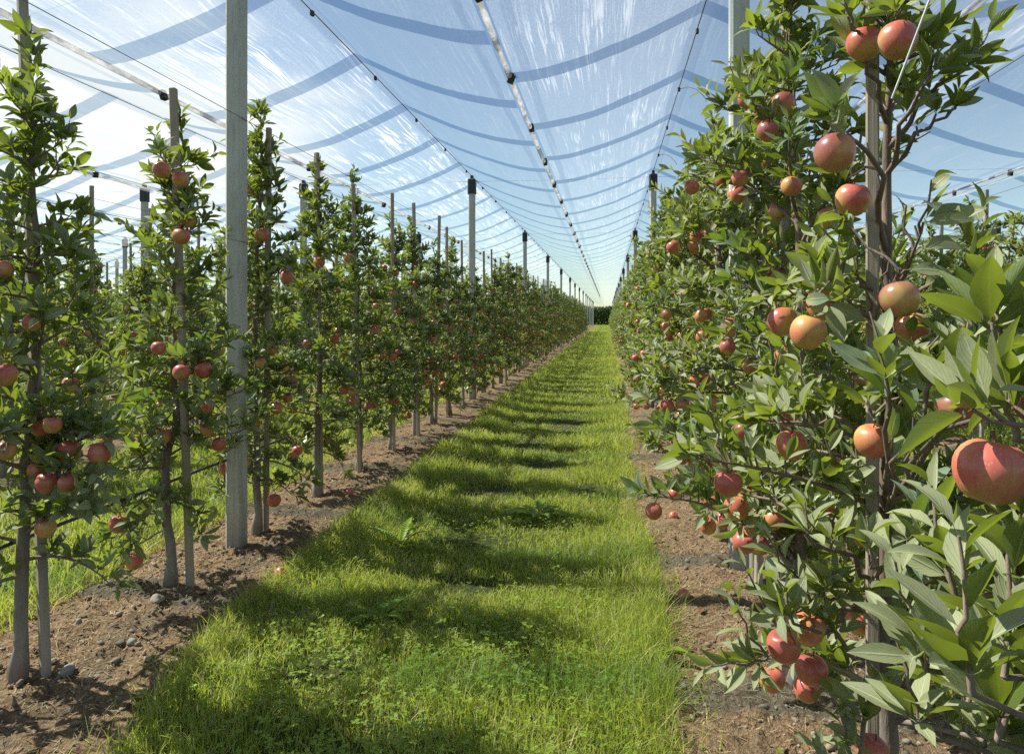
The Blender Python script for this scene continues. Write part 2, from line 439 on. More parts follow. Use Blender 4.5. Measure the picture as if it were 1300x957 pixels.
# ------------------------------------------------------------------ apple trees
class Tree:
    """skeleton of a slender spindle tree in local coordinates; turned into trunk, crown and apples"""
    def __init__(s, seed, H, spread=1.0, shoots=(), gap=None, off=(0, 0, .02), wob=.006, top=1.0, dens=1.0, hero=(), n_app=16, low=0.50, thin_top=False, reach=None, lean=(0, 0), nbr=34):
        s.rs = np.random.RandomState(seed); rs = s.rs
        s.H = H; s.wood = Geo(); s.lv = []; s.spots = []; s.apples = []
        zs = np.arange(-0.05, H - 0.02, 0.11); t = zs / H
        wob = np.cumsum(rs.normal(0, wob, (len(zs), 2)), 0)
        wob -= wob[0]
        s.tp = np.column_stack([wob[:, 0] + lean[0] * t, wob[:, 1] + lean[1] * t, zs])
        rad = 0.026 * (1 - t) ** 0.8 + 0.0035
        rad = np.where(zs < 0.14, 0.036 + 0.008 * np.sin((zs + .05) * 16), rad)
        tube(s.wood, s.tp, rad, 10)
        nb = int(nbr * (H - low) / 2.2)
        az = rs.random() * 6.28
        for i in range(nb):
            f = (i + rs.random() * 0.8) / nb
            z = low + (H - low - 0.30) * f
            az += 2.4 + rs.normal(0, 0.45)
            env = (1 + (top - 1) * min(1, max(0, (z / H - .5) * 3))) * np.interp(z / H, [0.15, 0.3, 0.5, 0.68, 0.82, 1.0], [0.50, 0.52, 0.41, 0.27, 0.16, 0.10])
            L = env * spread * rs.uniform(0.6, 1.2)
            if reach is not None: L *= reach(az)
            if gap and gap[0] < z < gap[1]: continue
            if z < .62 and low < .47: s.branch(s.at(z), az, L, rs.uniform(-.05, .35), rs.uniform(.5, 1.2), dens)
            else: s.branch(s.at(z), az, L, rs.uniform(0.15, 0.75), rs.uniform(0.2, 0.9) * (1 if z < 1.6 else 0.4), dens)
        # leader
        top = s.tp[-1]; zl = H - 0.62
        while zl < H:
            p = s.at(zl); a = rs.random() * 6.28
            s.leaf(p, np.array([math.cos(a), math.sin(a), rs.uniform(.5, 1.3)]), np.array([0, 0, 1.0]), rs.uniform(.075, .11))
            if rs.random() < 0.30: s.rosette(p, np.array([math.cos(a) * .8, math.sin(a) * .8, .8]), 5)
            zl += 0.017
        for q in range(7): s.leaf(top, np.array([rs.normal(0, .5), rs.normal(0, .5), 1.0]), rs.normal(0, 1, 3), rs.uniform(.06, .10))
        for h in hero: s.hero(np.array(h[:3], float) - np.array(off), h[3] / 2, dens)
        for q in shoots:
            b = np.array(q[:3]) - np.array(off); dh = np.hypot(*(b[:2] - s.at(1.2)[:2])); p = s.at(float(np.clip(b[2] - dh * .55, .35, H - .2))); t_ = np.linspace(0, 1, 7)[:, None]
            pts = p + (b - p) * t_; pts[:, 2] += np.sin(t_[:, 0] * PI) * .03; pts[1:-1] += rs.normal(0, .010, (5, 3))
            tube(s.wood, pts, np.linspace(.008, .0035, 7), 6)
            s.shoot(b, np.array([q[3], q[4], 1.0]), q[5], q[6]); s.rosette(b, np.array([q[3], q[4], .8]), 7, q[6])
            for f in (.55, .78): s.rosette(p + (b - p) * f + [0, 0, .02], np.array([rs.normal(0, .4), rs.normal(0, .4), 1]), 5, q[6] * .9)
        cand = [q for q in s.spots if 0.45 < q[2] < H - 0.45]
        rs.shuffle(cand)
        while n_app > 0 and cand:
            p = cand.pop(); k = rs.choice([1, 1, 2, 2, 3]); base = rs.random() * 6.28
            for j in range(int(k)):
                r = rs.uniform(.033, .042); a = base + j * 2.2
                o_ = .006 if k == 1 else .040
                q = p + np.array([math.cos(a) * o_, math.sin(a) * o_, -r * 1.1 - rs.uniform(.004, .016)])
                if all(np.linalg.norm(q - b[0]) > r + b[1] + .001 for b in s.apples): s.apples.append((q, r)); n_app -= 1; tube(s.wood, [p, (p + q) / 2 + [0, 0, r * .35], q + [0, 0, r * .55]], [.0032, .0026, .0028], 5, cap=False)

    def at(s, z):
        return np.array([np.interp(z, s.tp[:, 2], s.tp[:, 0]), np.interp(z, s.tp[:, 2], s.tp[:, 1]), z])

    def leaf(s, p, d, nn, L):
        s.lv.append((p, d, nn, L))

    def rosette(s, p, ax, k, size=1.0):
        rs = s.rs; ax = ax / np.linalg.norm(ax); e = p + ax * rs.uniform(.012, .04)
        tube(s.wood, [p, e], [.0032, .0026], 4, cap=False)
        u = nrm(np.cross(ax, rs.normal(0, 1, 3))); v = np.cross(ax, u); a0 = rs.random() * 6.28
        for q in range(k):
            a = a0 + q * 2.4; op = rs.uniform(0.25, 1.20)
            s.leaf(e, ax * math.cos(op) + (u * math.cos(a) + v * math.sin(a)) * math.sin(op), ax + rs.normal(0, .30, 3), rs.uniform(.068, .122) * size)

    def shoot(s, p, ax, L, size=1.0):
        rs = s.rs; ax = ax / np.linalg.norm(ax); k = 5
        pts = [p + ax * L * q / k + rs.normal(0, .006, 3) * (q > 0) + np.array([0, 0, .02 * (q / k) ** 2]) for q in range(k + 1)]
        tube(s.wood, pts, np.linspace(.0042, .0018, k + 1), 5)
        a = rs.random() * 6.28; m = int(L / .017); u = nrm(np.cross(ax, [.3, .8, .1])); v = np.cross(ax, u)
        for q in range(m):
            f = (q + 1) / m; b = pts[0] + (pts[-1] - pts[0]) * f; a += 2.4; op = rs.uniform(.7, 1.15) * (1.15 - .5 * f)
            s.leaf(b, ax * math.cos(op) + (u * math.cos(a) + v * math.sin(a)) * math.sin(op), ax + rs.normal(0, .2, 3), rs.uniform(.075, .115) * (1.1 - .35 * f) * size)

    def branch(s, p, az, L, e0, droop, dens, pts=None):
        rs = s.rs
        if pts is None:
            m = 7; pts = [p]; e = e0
            for q in range(m):
                az += rs.normal(0, .12); e -= droop / m
                pts.append(pts[-1] + L / m * np.array([math.cos(az) * math.cos(e), math.sin(az) * math.cos(e), math.sin(e)]))
        pts = np.array(pts); m = len(pts) - 1
        L = np.linalg.norm(np.diff(pts, axis=0), axis=1).sum()
        tube(s.wood, pts, np.linspace(.0055 + .008 * min(L, .6), .0025, m + 1), 6)
        k = max(3, int(L / .045 * dens))
        for q in range(k):
            f = 0.16 + 0.84 * (q + rs.random() * .7) / k
            b = np.array([np.interp(f * m, range(m + 1), pts[:, c]) for c in range(3)])
            out = pts[min(m, int(f * m) + 1)] - pts[int(f * m) if f < 1 else m - 1]; out = out / (np.linalg.norm(out) + 1e-6)
            ax = np.array([0, 0, 1.0]) + out * rs.uniform(.1, .8) + rs.normal(0, .45, 3)
            x = rs.random()
            if x < 0.80: s.rosette(b, ax, rs.randint(4, 8))
            else: s.shoot(b, ax + np.array([0, 0, .3]), rs.uniform(.10, .24))
            if f > .42: s.spots.append(b)
            if f > .75 and b[2] < 1.5: s.spots.append(b)
        s.rosette(pts[-1], pts[-1] - pts[-2] + np.array([0, 0, .03]), 7, 1.05)
        if rs.random() < .45: s.shoot(pts[-1], nrm(pts[-1] - pts[-2]) + np.array([0, 0, .5]), rs.uniform(.08, .2))

    def hero(s, c, r, dens):
        rs = s.rs; tip = c + np.array([0, 0, r * 0.95 + .02])
        ds = [np.linalg.norm(q - tip) for q in s.spots]
        if not ds or min(ds) > .09:
            dh = np.hypot(*(tip[:2] - s.at(max(.3, tip[2]))[:2]))
            p = s.at(np.clip(tip[2] - dh * rs.uniform(.15, .5), .35, s.H - .2))
            m = 7; t = np.linspace(0, 1, m + 1)
            pts = p + (tip - p) * t[:, None]; pts[:, 2] += np.sin(t * PI) * dh * .14; pts[1:-1] += rs.normal(0, .012, (m - 1, 3))
            s.branch(None, 0, 0, 0, 0, dens * .72, pts)
        else:
            b = s.spots[int(np.argmin(ds))]; tube(s.wood, [b, (b + tip) / 2 + [0, 0, .015], tip], [.004, .0035, .003], 5)
            s.rosette(tip, np.array([rs.normal(0, .4), rs.normal(0, .4), 1]), 5)
        s.apples = [b for b in s.apples if np.linalg.norm(b[0] - c) > r + b[1]]
        s.apples.append((c, r))

    def crown(s, g, lod, mat=0, keep=1.0, scale=1.0, cut=None, face=None):
        rs = np.random.RandomState(5)
        lv = s.lv
        B = np.array([q[0] for q in lv]); D = np.array([q[1] for q in lv]); NN = np.array([q[2] for q in lv]); L = np.array([q[3] for q in lv])
        k = rs.random(len(B)) < keep
        if cut is not None: k &= cut(B, nrm(D), L)
        # leaves that would pass through an apple are left out
        for c, r in s.apples:
            mid = B + nrm(D) * (L * .55)[:, None]
            k &= np.linalg.norm(mid - c, axis=1) > r * 1.02
            if face is not None and r > .0395:      # the well lit fruit hangs clear of the leaves on the path side
                w_ = mid - c; al = w_ @ face; k &= ~((al > 0) & (al < .30) & (np.linalg.norm(w_ - al[:, None] * face, axis=1) < r * .95) & (rs.random(len(k)) < .8))
                al = w_ @ SUN; k &= ~((al > 0) & (al < .30) & (np.linalg.norm(w_ - al[:, None] * SUN, axis=1) < r * .85) & (rs.random(len(k)) < .65))
        B, D, NN, L = B[k], nrm(D[k]), NN[k], L[k] * scale; m = len(B)
        leaves(g, B, D, NN + rs.normal(0, .12, (m, 3)), L, L * rs.uniform(.150, .210, m), rs.uniform(-.35, 1.0, m), rs.uniform(.18, .75, m), rs.random(m), lod, mat, rs)


def apple_geo(g, r, nseg=22, rows=14, mat=0, c=(0, 0, 0), stem=True):
    th = np.linspace(0, PI, rows); V = []
    for t in th:
        rr = math.sin(t) * (1 + .09 * math.cos(t)); z = math.cos(t) * 1.03 * (1.0 if t < PI / 2 else 1.04)
        z -= .22 * math.exp(-(t / .33) ** 2); z += .15 * math.exp(-((PI - t) / .34) ** 2)
        V.append((rr, z))
    a = np.arange(nseg) * 2 * PI / nseg
    P = np.array([[((q[0] * (1 + .018 * math.cos(5 * b) * (1 if q[1] < 0 else .3))) * math.cos(b) * r, q[0] * (1 + .018 * math.cos(5 * b)) * math.sin(b) * r, q[1] * r) for b in a] for q in V])
    i = np.arange(rows - 1)[:, None] * nseg; j = np.arange(nseg)[None]; j2 = (j + 1) % nseg
    g.add(P.reshape(-1, 3) + np.asarray(c), np.stack([i + j, i + nseg + j, i + nseg + j2, i + j2], -1).reshape(-1, 4), mat)
    if stem:
        c = np.asarray(c, float)
        tube(g, [c + [0, 0, r * .58], c + [.002, .001, r * .9], c + [.006, .003, r * 1.22]], [.0016, .0015, .0022], 6, mat + 1)
        for q in range(5):
            b = q * 2 * PI / 5
            g.add(c + np.array([(math.cos(b - .35) * .0035, math.sin(b - .35) * .0035, -r * .76), (math.cos(b + .35) * .0035, math.sin(b + .35) * .0035, -r * .76), (math.cos(b) * .009, math.sin(b) * .009, -r * .86)]), [(0, 1, 2)], mat + 1)


APPLE = []
for q in range(4):
    g = Geo(); apple_geo(g, 0.04); me = g.mesh('apple', [M['apple'], M['stem']]); APPLE.append(me)


def add_apples(t, root):
    for c, r in t.apples:
        o = bpy.data.objects.new('apple', APPLE[rnd.randrange(4)])
        o.location = c; sc = r / 0.04; o.scale = (sc, sc, sc * rnd.uniform(.94, 1.04))
        o.rotation_euler = (rnd.gauss(0, .22), rnd.gauss(0, .22), rnd.random() * 6.28)
        link(o, root)


def grow(t, loc, label, group, lod=0, rz=0.0, cut=None):
    root = empty('apple_tree', loc, rz); tag(root, label, 'apple tree', group)
    t.wood.obj('trunk', [M['bark']], root)
    g = Geo(); t.crown(g, lod, cut=cut, face=np.array([-.52, -.85, .05]) if cut is not None else None); g.obj('crown', [M['leaf']], root, uv=True)
    add_apples(t, root)
    return root


def copy_tree(src, loc, rz, sc, label, group):
    r = src.copy(); COL.objects.link(r); r.location = loc; r.rotation_euler = (0, 0, rz); r.scale = (sc, sc, sc)
    tag(r, label, 'apple tree', group)
    for ch in list(src.children):
        k = ch.copy(); COL.objects.link(k); k.parent = r
    return r


ROWS = {'left': (XL, 'row left of the path'), 'right': (XR, 'row right of the path'),
        'left2': (XL - SP, 'second row left of the path'), 'right2': (XR + SP, 'second row right of the path'),
        'left3': (XL - 2 * SP, 'third row left of the path'), 'right3': (XR + 2 * SP, 'third row right of the path')}
FIRST = {'left': 2.73, 'right': 1.03, 'left2': 6.15, 'right2': 7.5, 'left3': 9.4, 'right3': 13.6}
LAST = {'left': 74, 'right': 74, 'left2': 50, 'right2': 46, 'left3': 40, 'right3': 40}


def tree_label(row, k, y):
    nm = ROWS[row][1]
    lim = {'left': 14, 'right': 14, 'left2': 8, 'right2': 6, 'left3': 5, 'right3': 4}[row]
    if k < lim: return f'{ORD[k + 1]} apple tree from the front of the {nm}', 'apple trees of the ' + nm
    p = int((y - POST0) // POST_D) + 1
    if p < 1: return f'apple tree before the first post of the {nm}', f'apple trees at the start of the {nm}'
    return f'apple tree just past the {ORD[p]} post of the {nm}', f'apple trees past the {ORD[p]} post of the {nm}'


# hero fruit, in metres: x, y, z, diameter (read off the photograph once and fixed here)
HERO = {
 ('right', 0): [(-0.358, -0.136, 1.42, 0.080)],
 ('right', 1): [(-0.131, -0.312, 2.243, 0.085), (-0.152, -0.156, 2.296, 0.085), (-0.318, -0.471, 1.95, 0.085), (-0.182, -0.16, 1.898, 0.085), (-0.141, -0.349, 1.64, 0.085), (-0.229, -0.075, 1.632, 0.085), (-0.317, -0.261, 1.562, 0.085), (-0.298, 0.071, 1.586, 0.085), (-0.031, -0.14, 1.568, 0.085), (-0.161, -0.24, 1.297, 0.085), (-0.287, 0.018, 1.238, 0.085), (-0.057, 0.427, 0.959, 0.085), (-0.038, 0.164, 0.953, 0.085), (-0.296, -0.176, 0.804, 0.085), (-0.345, -0.138, 0.739, 0.085), (-0.26, -0.079, 0.654, 0.085), (-0.256, 0.4, 0.386, 0.085), (-0.079, 0.283, 0.773, 0.085), (0.213, 0.086, 1.438, 0.085), (0.182, -0.111, 1.015, 0.085), (-0.059, -0.436, 1.401, 0.085), (0.037, -0.289, 0.847, 0.085), (-0.36, 0.464, 0.938, 0.085)],
 ('right', 2): [(0.087, -0.433, 0.508, 0.085), (0.02, -0.442, 1.009, 0.085), (-0.159, -0.379, 2.386, 0.085), (-0.211, -0.386, 2.287, 0.085), (-0.262, -0.298, 0.918, 0.085), (-0.294, 0.445, 0.698, 0.085), (-0.317, -0.488, 0.795, 0.085), (-0.185, -0.077, 0.658, 0.085), (-0.176, -0.076, 0.778, 0.085)],
 ('right', 3): [(-0.294, -0.429, 0.53, 0.085), (-0.333, -0.05, 2.329, 0.085), (-0.391, 0.417, 2.037, 0.085), (-0.191, 0.193, 0.976, 0.085), (-0.382, 0.418, 0.482, 0.085), (-0.182, 0.195, 0.718, 0.085), (-0.097, -0.22, 0.924, 0.085)],
 ('right', 4): [(-0.365, -0.018, 0.936, 0.085), (-0.246, -0.321, 0.74, 0.085), (-0.476, -0.033, 0.671, 0.085), (-0.058, 0.024, 1.065, 0.085), (-0.214, 0.368, 1.775, 0.085)],
 ('left', 0): [(0.193, -0.268, 1.374, 0.095), (0.199, -0.055, 0.906, 0.095), (0.345, -0.065, 0.864, 0.095), (0.332, -0.097, 0.917, 0.084), (0.261, -0.016, 1.035, 0.095), (0.435, -0.053, 1.034, 0.091), (0.035, -0.107, 1.795, 0.078), (0.198, -0.206, 1.513, 0.094), (0.227, -0.172, 1.575, 0.066), (0.102, -0.189, 1.101, 0.082), (0.288, -0.134, 1.16, 0.07)],
 ('left', 1): [(0.111, -0.219, 2.394, 0.094), (0.105, -0.038, 2.377, 0.089), (0.163, -0.121, 2.045, 0.095), (0.128, -0.005, 2.149, 0.081), (0.146, -0.093, 1.288, 0.095), (0.217, 0.008, 1.294, 0.095), (0.289, -0.073, 1.098, 0.066), (-0.016, -0.236, 0.9, 0.095), (-0.107, -0.067, 0.805, 0.095), (-0.08, -0.305, 0.495, 0.095), (-0.176, -0.046, 0.205, 0.095), (0.239, 0.011, 0.957, 0.081), (0.094, -0.221, 1.429, 0.077)],
 ('left', 2): [(-0.106, -0.218, 0.549, 0.095), (-0.123, -0.039, 0.386, 0.095), (0.157, -0.213, 2.163, 0.095), (-0.013, 0.036, 2.137, 0.086), (0.31, -0.162, 1.872, 0.093), (-0.026, 0.004, 1.044, 0.091), (0.198, -0.086, 0.957, 0.089), (0.181, -0.089, 0.308, 0.095)],
 ('left', 3): [(-0.134, -0.172, 0.417, 0.095), (0.13, -0.137, 2.078, 0.095), (0.084, -0.143, 2.058, 0.095)],
 ('left', 4): [(-0.003, -0.276, 2.167, 0.095)],
}
# leafy shoots that reach towards the path: base, tilt, length, leaf size
SHOOTS = {('right', 0): [(-0.322, -0.077, 1.074, 0.1, 0, 0.13, 1.1), (-0.362, 0.039, 1.013, -0.3, 0, 0.11, 1.0), (-0.276, 0.101, 1.019, 0, 0.2, 0.12, 1.05), (-0.224, 0.057, 1.28, 0, 0.2, 0.1, 1.0), (-0.423, -0.232, 1.207, -0.1, 0.0, 0.14, 1.05), (-0.346, -0.141, 1.183, 0.1, 0, 0.16, 1.05), (-0.378, -0.014, 1.127, -0.3, 0, 0.12, 1.0), (-0.337, -0.008, 1.222, -0.1, 0.2, 0.13, 1.0), (-0.31, -0.096, 1.258, 0.1, 0, 0.12, 1.0), (-0.29, -0.002, 1.56, 0.1, 0.3, 0.07, 1.0), (-0.298, -0.074, 1.446, 0, 0.2, 0.08, 1.0), (-0.252, 0.053, 1.547, 0, 0.2, 0.08, 1.0)],
          ('right', 1): [(0.055, -0.194, 2.197, 0.9, 0.2, 0.14, 1.0), (-0.052, -0.259, 2.152, 0.5, 0, 0.1, 1.0), (-0.205, -0.229, 2.304, -0.3, -0.1, 0.11, 1), (0.049, -0.144, 2.104, 0.6, 0.1, 0.08, 0.9), (-0.272, -0.642, 1.453, -0.2, 0, 0.13, 1.1), (-0.226, -0.686, 1.43, 0.1, 0, 0.12, 1.1), (-0.185, -0.731, 1.45, 0.1, 0.1, 0.13, 1.15), (-0.09, -0.667, 1.458, 0.3, 0.1, 0.12, 1.1), (-0.037, -0.458, 1.52, 0.2, 0.1, 0.13, 1.1), (0.069, -0.242, 1.727, 0.2, 0.1, 0.12, 1.0), (-0.315, -0.294, 1.056, -0.2, -0.1, 0.1, 1), (-0.217, -0.382, 1.035, -0.1, -0.1, 0.1, 1), (-0.152, -0.474, 1.12, 0, -0.1, 0.1, 1.05), (-0.361, -0.3, 0.867, -0.4, -0.2, 0.09, 1)]}

# ------------------------------------------------------------------ near trees, each grown on its own
def away_from_camera(loc, bare=False):
    """no leaf closer to the photographer's head than half a metre"""
    off = np.array([loc[0], loc[1], 0])
    def cut(B, D, L):
        P = B + D * (L * .6)[:, None] + off
        ok = np.linalg.norm(P - np.array([0, 0, CAM_H]), axis=1) > 0.62
        if bare:                        # the tree whose stem stands bare on the path side
            M_ = B + D * (L * .5)[:, None]; u = -np.array(loc[:2]) / np.hypot(*loc[:2]); al = M_[:, :2] @ u
            side = np.linalg.norm(M_[:, :2] - al[:, None] * u, axis=1); pr = np.where((M_[:, 2] > 1.56) & (M_[:, 2] < 2.13), 1.0, np.where((M_[:, 2] > .25) & (M_[:, 2] < 1.32), .6, 0))
            ok &= ~((al > -.03) & (side < .075) & (np.random.RandomState(3).random(len(B)) < pr))
        return ok
    return cut


def along_row(az):                      # crosswise branches are kept shorter than those along the row
    return 1.0 - 0.22 * abs(math.cos(az))


LH = [2.80, 2.80, 3.08, 2.92, 3.02, 2.72, 2.82, 2.62, 2.80, 2.55]
RH = [1.95, 2.62, 3.15, 2.90, 2.98, 2.90, 2.95, 2.86]
LLAB = ['apple tree at the left edge with forked reddish trunk beside a thin stake',
        'apple tree with crooked grey trunk and two red apples near its top',
        'tall apple tree right behind the nearest concrete post left of the path']
RLAB = ['nearest apple tree at the right edge with big pale leaves and one large apple',
        'apple tree on the right with bare upper stem below a leafy top holding two apples',
        'tall leafy apple tree right of the nearest right-hand concrete post']
lvar, nearvar = [], []
loc0 = {}
for k in range(9):
    y = FIRST['left'] + TREE_D * k
    t = Tree(100 + k, LH[k], spread=[.95, .92, .98, 1.02, 1.04, 1.04, 1.04, 1.04, 1.04][k], dens=[1.0, 1.0, 1.15, 1.2, 1.2, 1.2, 1.2, 1.2, 1.2][k], wob=[.008, .016, .008, .008, .008, .008, .008, .008, .008][k], hero=HERO.get(('left', k), ()), n_app=[6, 8, 14, 18, 22, 26, 26, 26, 26][k], low=[.46, .42, .40, .40, .40, .40, .40, .40, .40][k], reach=along_row,
             lean=((0.06, 0.03) if k == 0 else (rnd.gauss(0, .03), rnd.gauss(0, .03))), nbr=[36, 37, 43, 42, 44, 44, 44, 44, 44][k])
    lab, grp = tree_label('left', k, y)
    nearvar.append(grow(t, (XL + rnd.gauss(0, .015), y, 0.02), LLAB[k] if k < 3 else lab, grp, lod=0 if k < 4 else 1))
for k in range(8):
    y = FIRST['right'] + TREE_D * k
    loc = (XR + (0, -.04, -.02, .02, 0, 0, 0, 0)[k], y, 0.02)
    t = Tree(300 + k, RH[k], spread=1.16, shoots=SHOOTS.get(('right', k), ()), gap=(1.68, 2.10) if k == 1 else None, dens=1.12, hero=HERO.get(('right', k), ()), n_app=[0, 6, 34, 52, 58, 58, 58, 58][k], off=((0, -.04, -.02, .02, 0, 0, 0, 0)[k], 0, .02), top=1.45 if k > 1 else 1.0, low=[0.45, 0.45, .5, .5, .5, .5, .5, .5][k],
             reach=(lambda az: 1.0 if math.cos(az) < .2 else .55) if k == 2 else (lambda az: (1.0 if math.cos(az) > -.2 else .75) * .85) if k == 0 else None, nbr=[30, 30, 40, 42, 42, 42, 42, 42][k])
    lab, grp = tree_label('right', k, y)
    nearvar.append(grow(t, loc, RLAB[k] if k < 3 else lab, grp, lod=0 if k < 5 else 1, cut=away_from_camera(loc, k == 1)))

# middle distance: copies with their own trunk, crown and apples; far: one mesh per tree
for row, n0, ymax in (('left', 9, 17.5), ('right', 8, 17.5), ('left2', 0, 15.5), ('right2', 0, 15), ('left3', 0, 14)):
    k = n0
    while True:
        y = FIRST[row] + TREE_D * k
        if y > ymax: break
        src = rnd.choice(nearvar[4:9] if row.startswith('left') else nearvar[11:17])
        lab, grp = tree_label(row, k, y)
        copy_tree(src, (ROWS[row][0] + rnd.gauss(0, .02), y + rnd.gauss(0, .03), 0.02), rnd.choice([0, PI]) + rnd.gauss(0, .25), rnd.uniform(.90, 1.03), lab, grp)
        k += 1
    FIRST[row + '_far'] = k

farme = []
for q in range(7):
    t = Tree(700 + q, 2.68 + .08 * (q % 4), spread=1.06, dens=.95, n_app=36, low=.36, reach=along_row, nbr=38)
    g = Geo()
    tube(g, t.tp[::3], np.linspace(.027, .006, len(t.tp[::3])), 5, 0)
    t.crown(g, 2, mat=1, keep=.8, scale=1.15)
    for c, r in t.apples: apple_geo(g, r, 8, 6, 2, c, stem=False)
    farme.append(g.mesh('apple_tree', [M['bark'], M['leaf_far'], M['apple']]))
for row in ROWS:
    k = FIRST.get(row + '_far', 0)
    while True:
        y = FIRST[row] + TREE_D * k
        if y > LAST[row]: break
        o = link(bpy.data.objects.new('apple_tree', rnd.choice(farme)))
        o.location = (ROWS[row][0] + rnd.gauss(0, .03), y + rnd.gauss(0, .05), 0.02); o.rotation_euler = (0, 0, rnd.random() * 6.28)
        sc = rnd.uniform(.92, 1.08); o.scale = (sc, sc, sc * rnd.uniform(.95, 1.05))
        lab, grp = tree_label(row, k, y)
        tag(o, lab, 'apple tree', grp)
        k += 1

# the rest of the orchard reads as one mass
g = Geo(); gs = Geo(); rs = np.random.RandomState(77)
lite = []
for q in range(4):
    t = Tree(800 + q, 2.6, spread=1.0, dens=.6, n_app=0, nbr=28)
    lv = t.lv; sel = rs.choice(len(lv), 170, replace=False)
    lite.append((np.array([lv[i][0] for i in sel]), nrm(np.array([lv[i][1] for i in sel])), np.array([lv[i][2] for i in sel])))
for r in range(-9, 8):
    if r == -1: continue
    x = XR + SP * r if r >= 0 else XL + SP * (r + 2) if False else XR + SP * r
    y0 = max(3.0, abs(x) / (.98 if x < 0 else .56)) + .3
    for nm, (rx, _) in ROWS.items():
        if abs(rx - x) < .1: y0 = LAST[nm] + .6
    y = y0
    while y < ROW_END:
        far = math.hypot(x, y); k = 170 if far < 45 else 110 if far < 80 else 70
        B, D, NN = lite[rs.randint(4)]
        a = rs.random() * 6.28; ca, sa = math.cos(a), math.sin(a); Rm = np.array([[ca, sa, 0], [-sa, ca, 0], [0, 0, 1]])
        sel = rs.choice(170, k, replace=False); b = B[sel] @ Rm * np.array([1, 1, rs.uniform(.92, 1.08)]) + [x, y, .05]; d = D[sel] @ Rm; u = NN[sel] @ Rm
        L = (.17 if k == 170 else .21 if k == 110 else .26) * rs.uniform(.8, 1.2, k); S = nrm(np.cross(d, u)); W = (L * .36)[:, None]; mid = b + d * (L * .5)[:, None] - u * .01
        V = np.stack([b, mid + S * W, b + d * L[:, None], mid - S * W], 1)
        g.add(V.reshape(-1, 3), (np.arange(k) * 4)[:, None] + np.arange(4)[None], 0, rs.random(k))
        if far < 60:
            for q in range(4):
                z = rs.uniform(.7, 2.0); apple_geo(g, .045, 6, 5, 1, (x + rs.normal(0, .22), y + rs.normal(0, .25), z), stem=False)
        prism(gs, (x + .05, y + .05), .04, .04, 0, rs.uniform(2.75, 3.0), .004)
        y += TREE_D * (1 if far < 60 else 1.3)
o = g.obj('distant_apple_trees', [M['leaf_far'], M['apple']], smooth=False)
tag(o, 'mass of distant apple trees filling the orchard behind the nearer rows', 'apple trees', kind='stuff')
o = gs.obj('distant_stakes', [M['stake']], smooth=False)
tag(o, 'thin grey stakes rising from the distant rows of apple trees', 'stakes', kind='stuff')

# ------------------------------------------------------------------ stakes, one to each tree
stk = []
for q in range(4):
    g = Geo(); prism(g, (0, 0), .038, .038, -.1, 2.90 + .05 * q, .005); stk.append(g.mesh('tree_stake', [M['stake']], smooth=False))
for row in ROWS:
    k = 0
    while True:
        y = FIRST[row] + TREE_D * k
        if y > LAST[row]: break
        o = link(bpy.data.objects.new('tree_stake', stk[rnd.randrange(4)]))
        dx, dy = {('left', 0): (.075, .055), ('left', 1): (.115, .03), ('right', 0): (-.06, .05), ('right', 1): (-.085, -.02), ('right', 2): (-.05, .06)}.get((row, k), (rnd.uniform(-.03, .07), rnd.choice([-1, 1]) * rnd.uniform(.05, .08)))
        o.location = (ROWS[row][0] + dx, y + dy, 0.02)
        lean = {('left', 0): (.012, -.062), ('left', 1): (.0, -.036), ('right', 1): (0, 0)}.get((row, k), (rnd.gauss(0, .010), rnd.gauss(0, .010)))
        o.rotation_euler = (lean[0], lean[1], rnd.gauss(0, .3))
        if (row, k) == ('left', 0): o.scale.z = 1.12
        if row == 'right' and k < 2: o.scale.z = .93
        if row == 'right' and k == 1: o.scale = (.86, .86, .93); o.rotation_euler.z = -.30
        nm = ROWS[row][1]
        p = int((y - POST0) // POST_D) + 1
        if (row, k) == ('left', 0): lab, grp = 'leaning thin grey stake beside the tree at the left edge', None
        elif k < {'left': 12, 'right': 8, 'left2': 5, 'right2': 3, 'left3': 3, 'right3': 2}[row]: lab, grp = f'thin stake tied to the {ORD[k + 1]} tree of the {nm}', 'stakes of the ' + nm
        elif p < 1: lab, grp = f'thin stake before the first post of the {nm}', f'stakes at the start of the {nm}'
        else: lab, grp = f'thin stake just past the {ORD[p]} post of the {nm}', f'stakes past the {ORD[p]} post of the {nm}'
        tag(o, lab, 'stake', grp or 'stakes of the ' + nm)
        k += 1

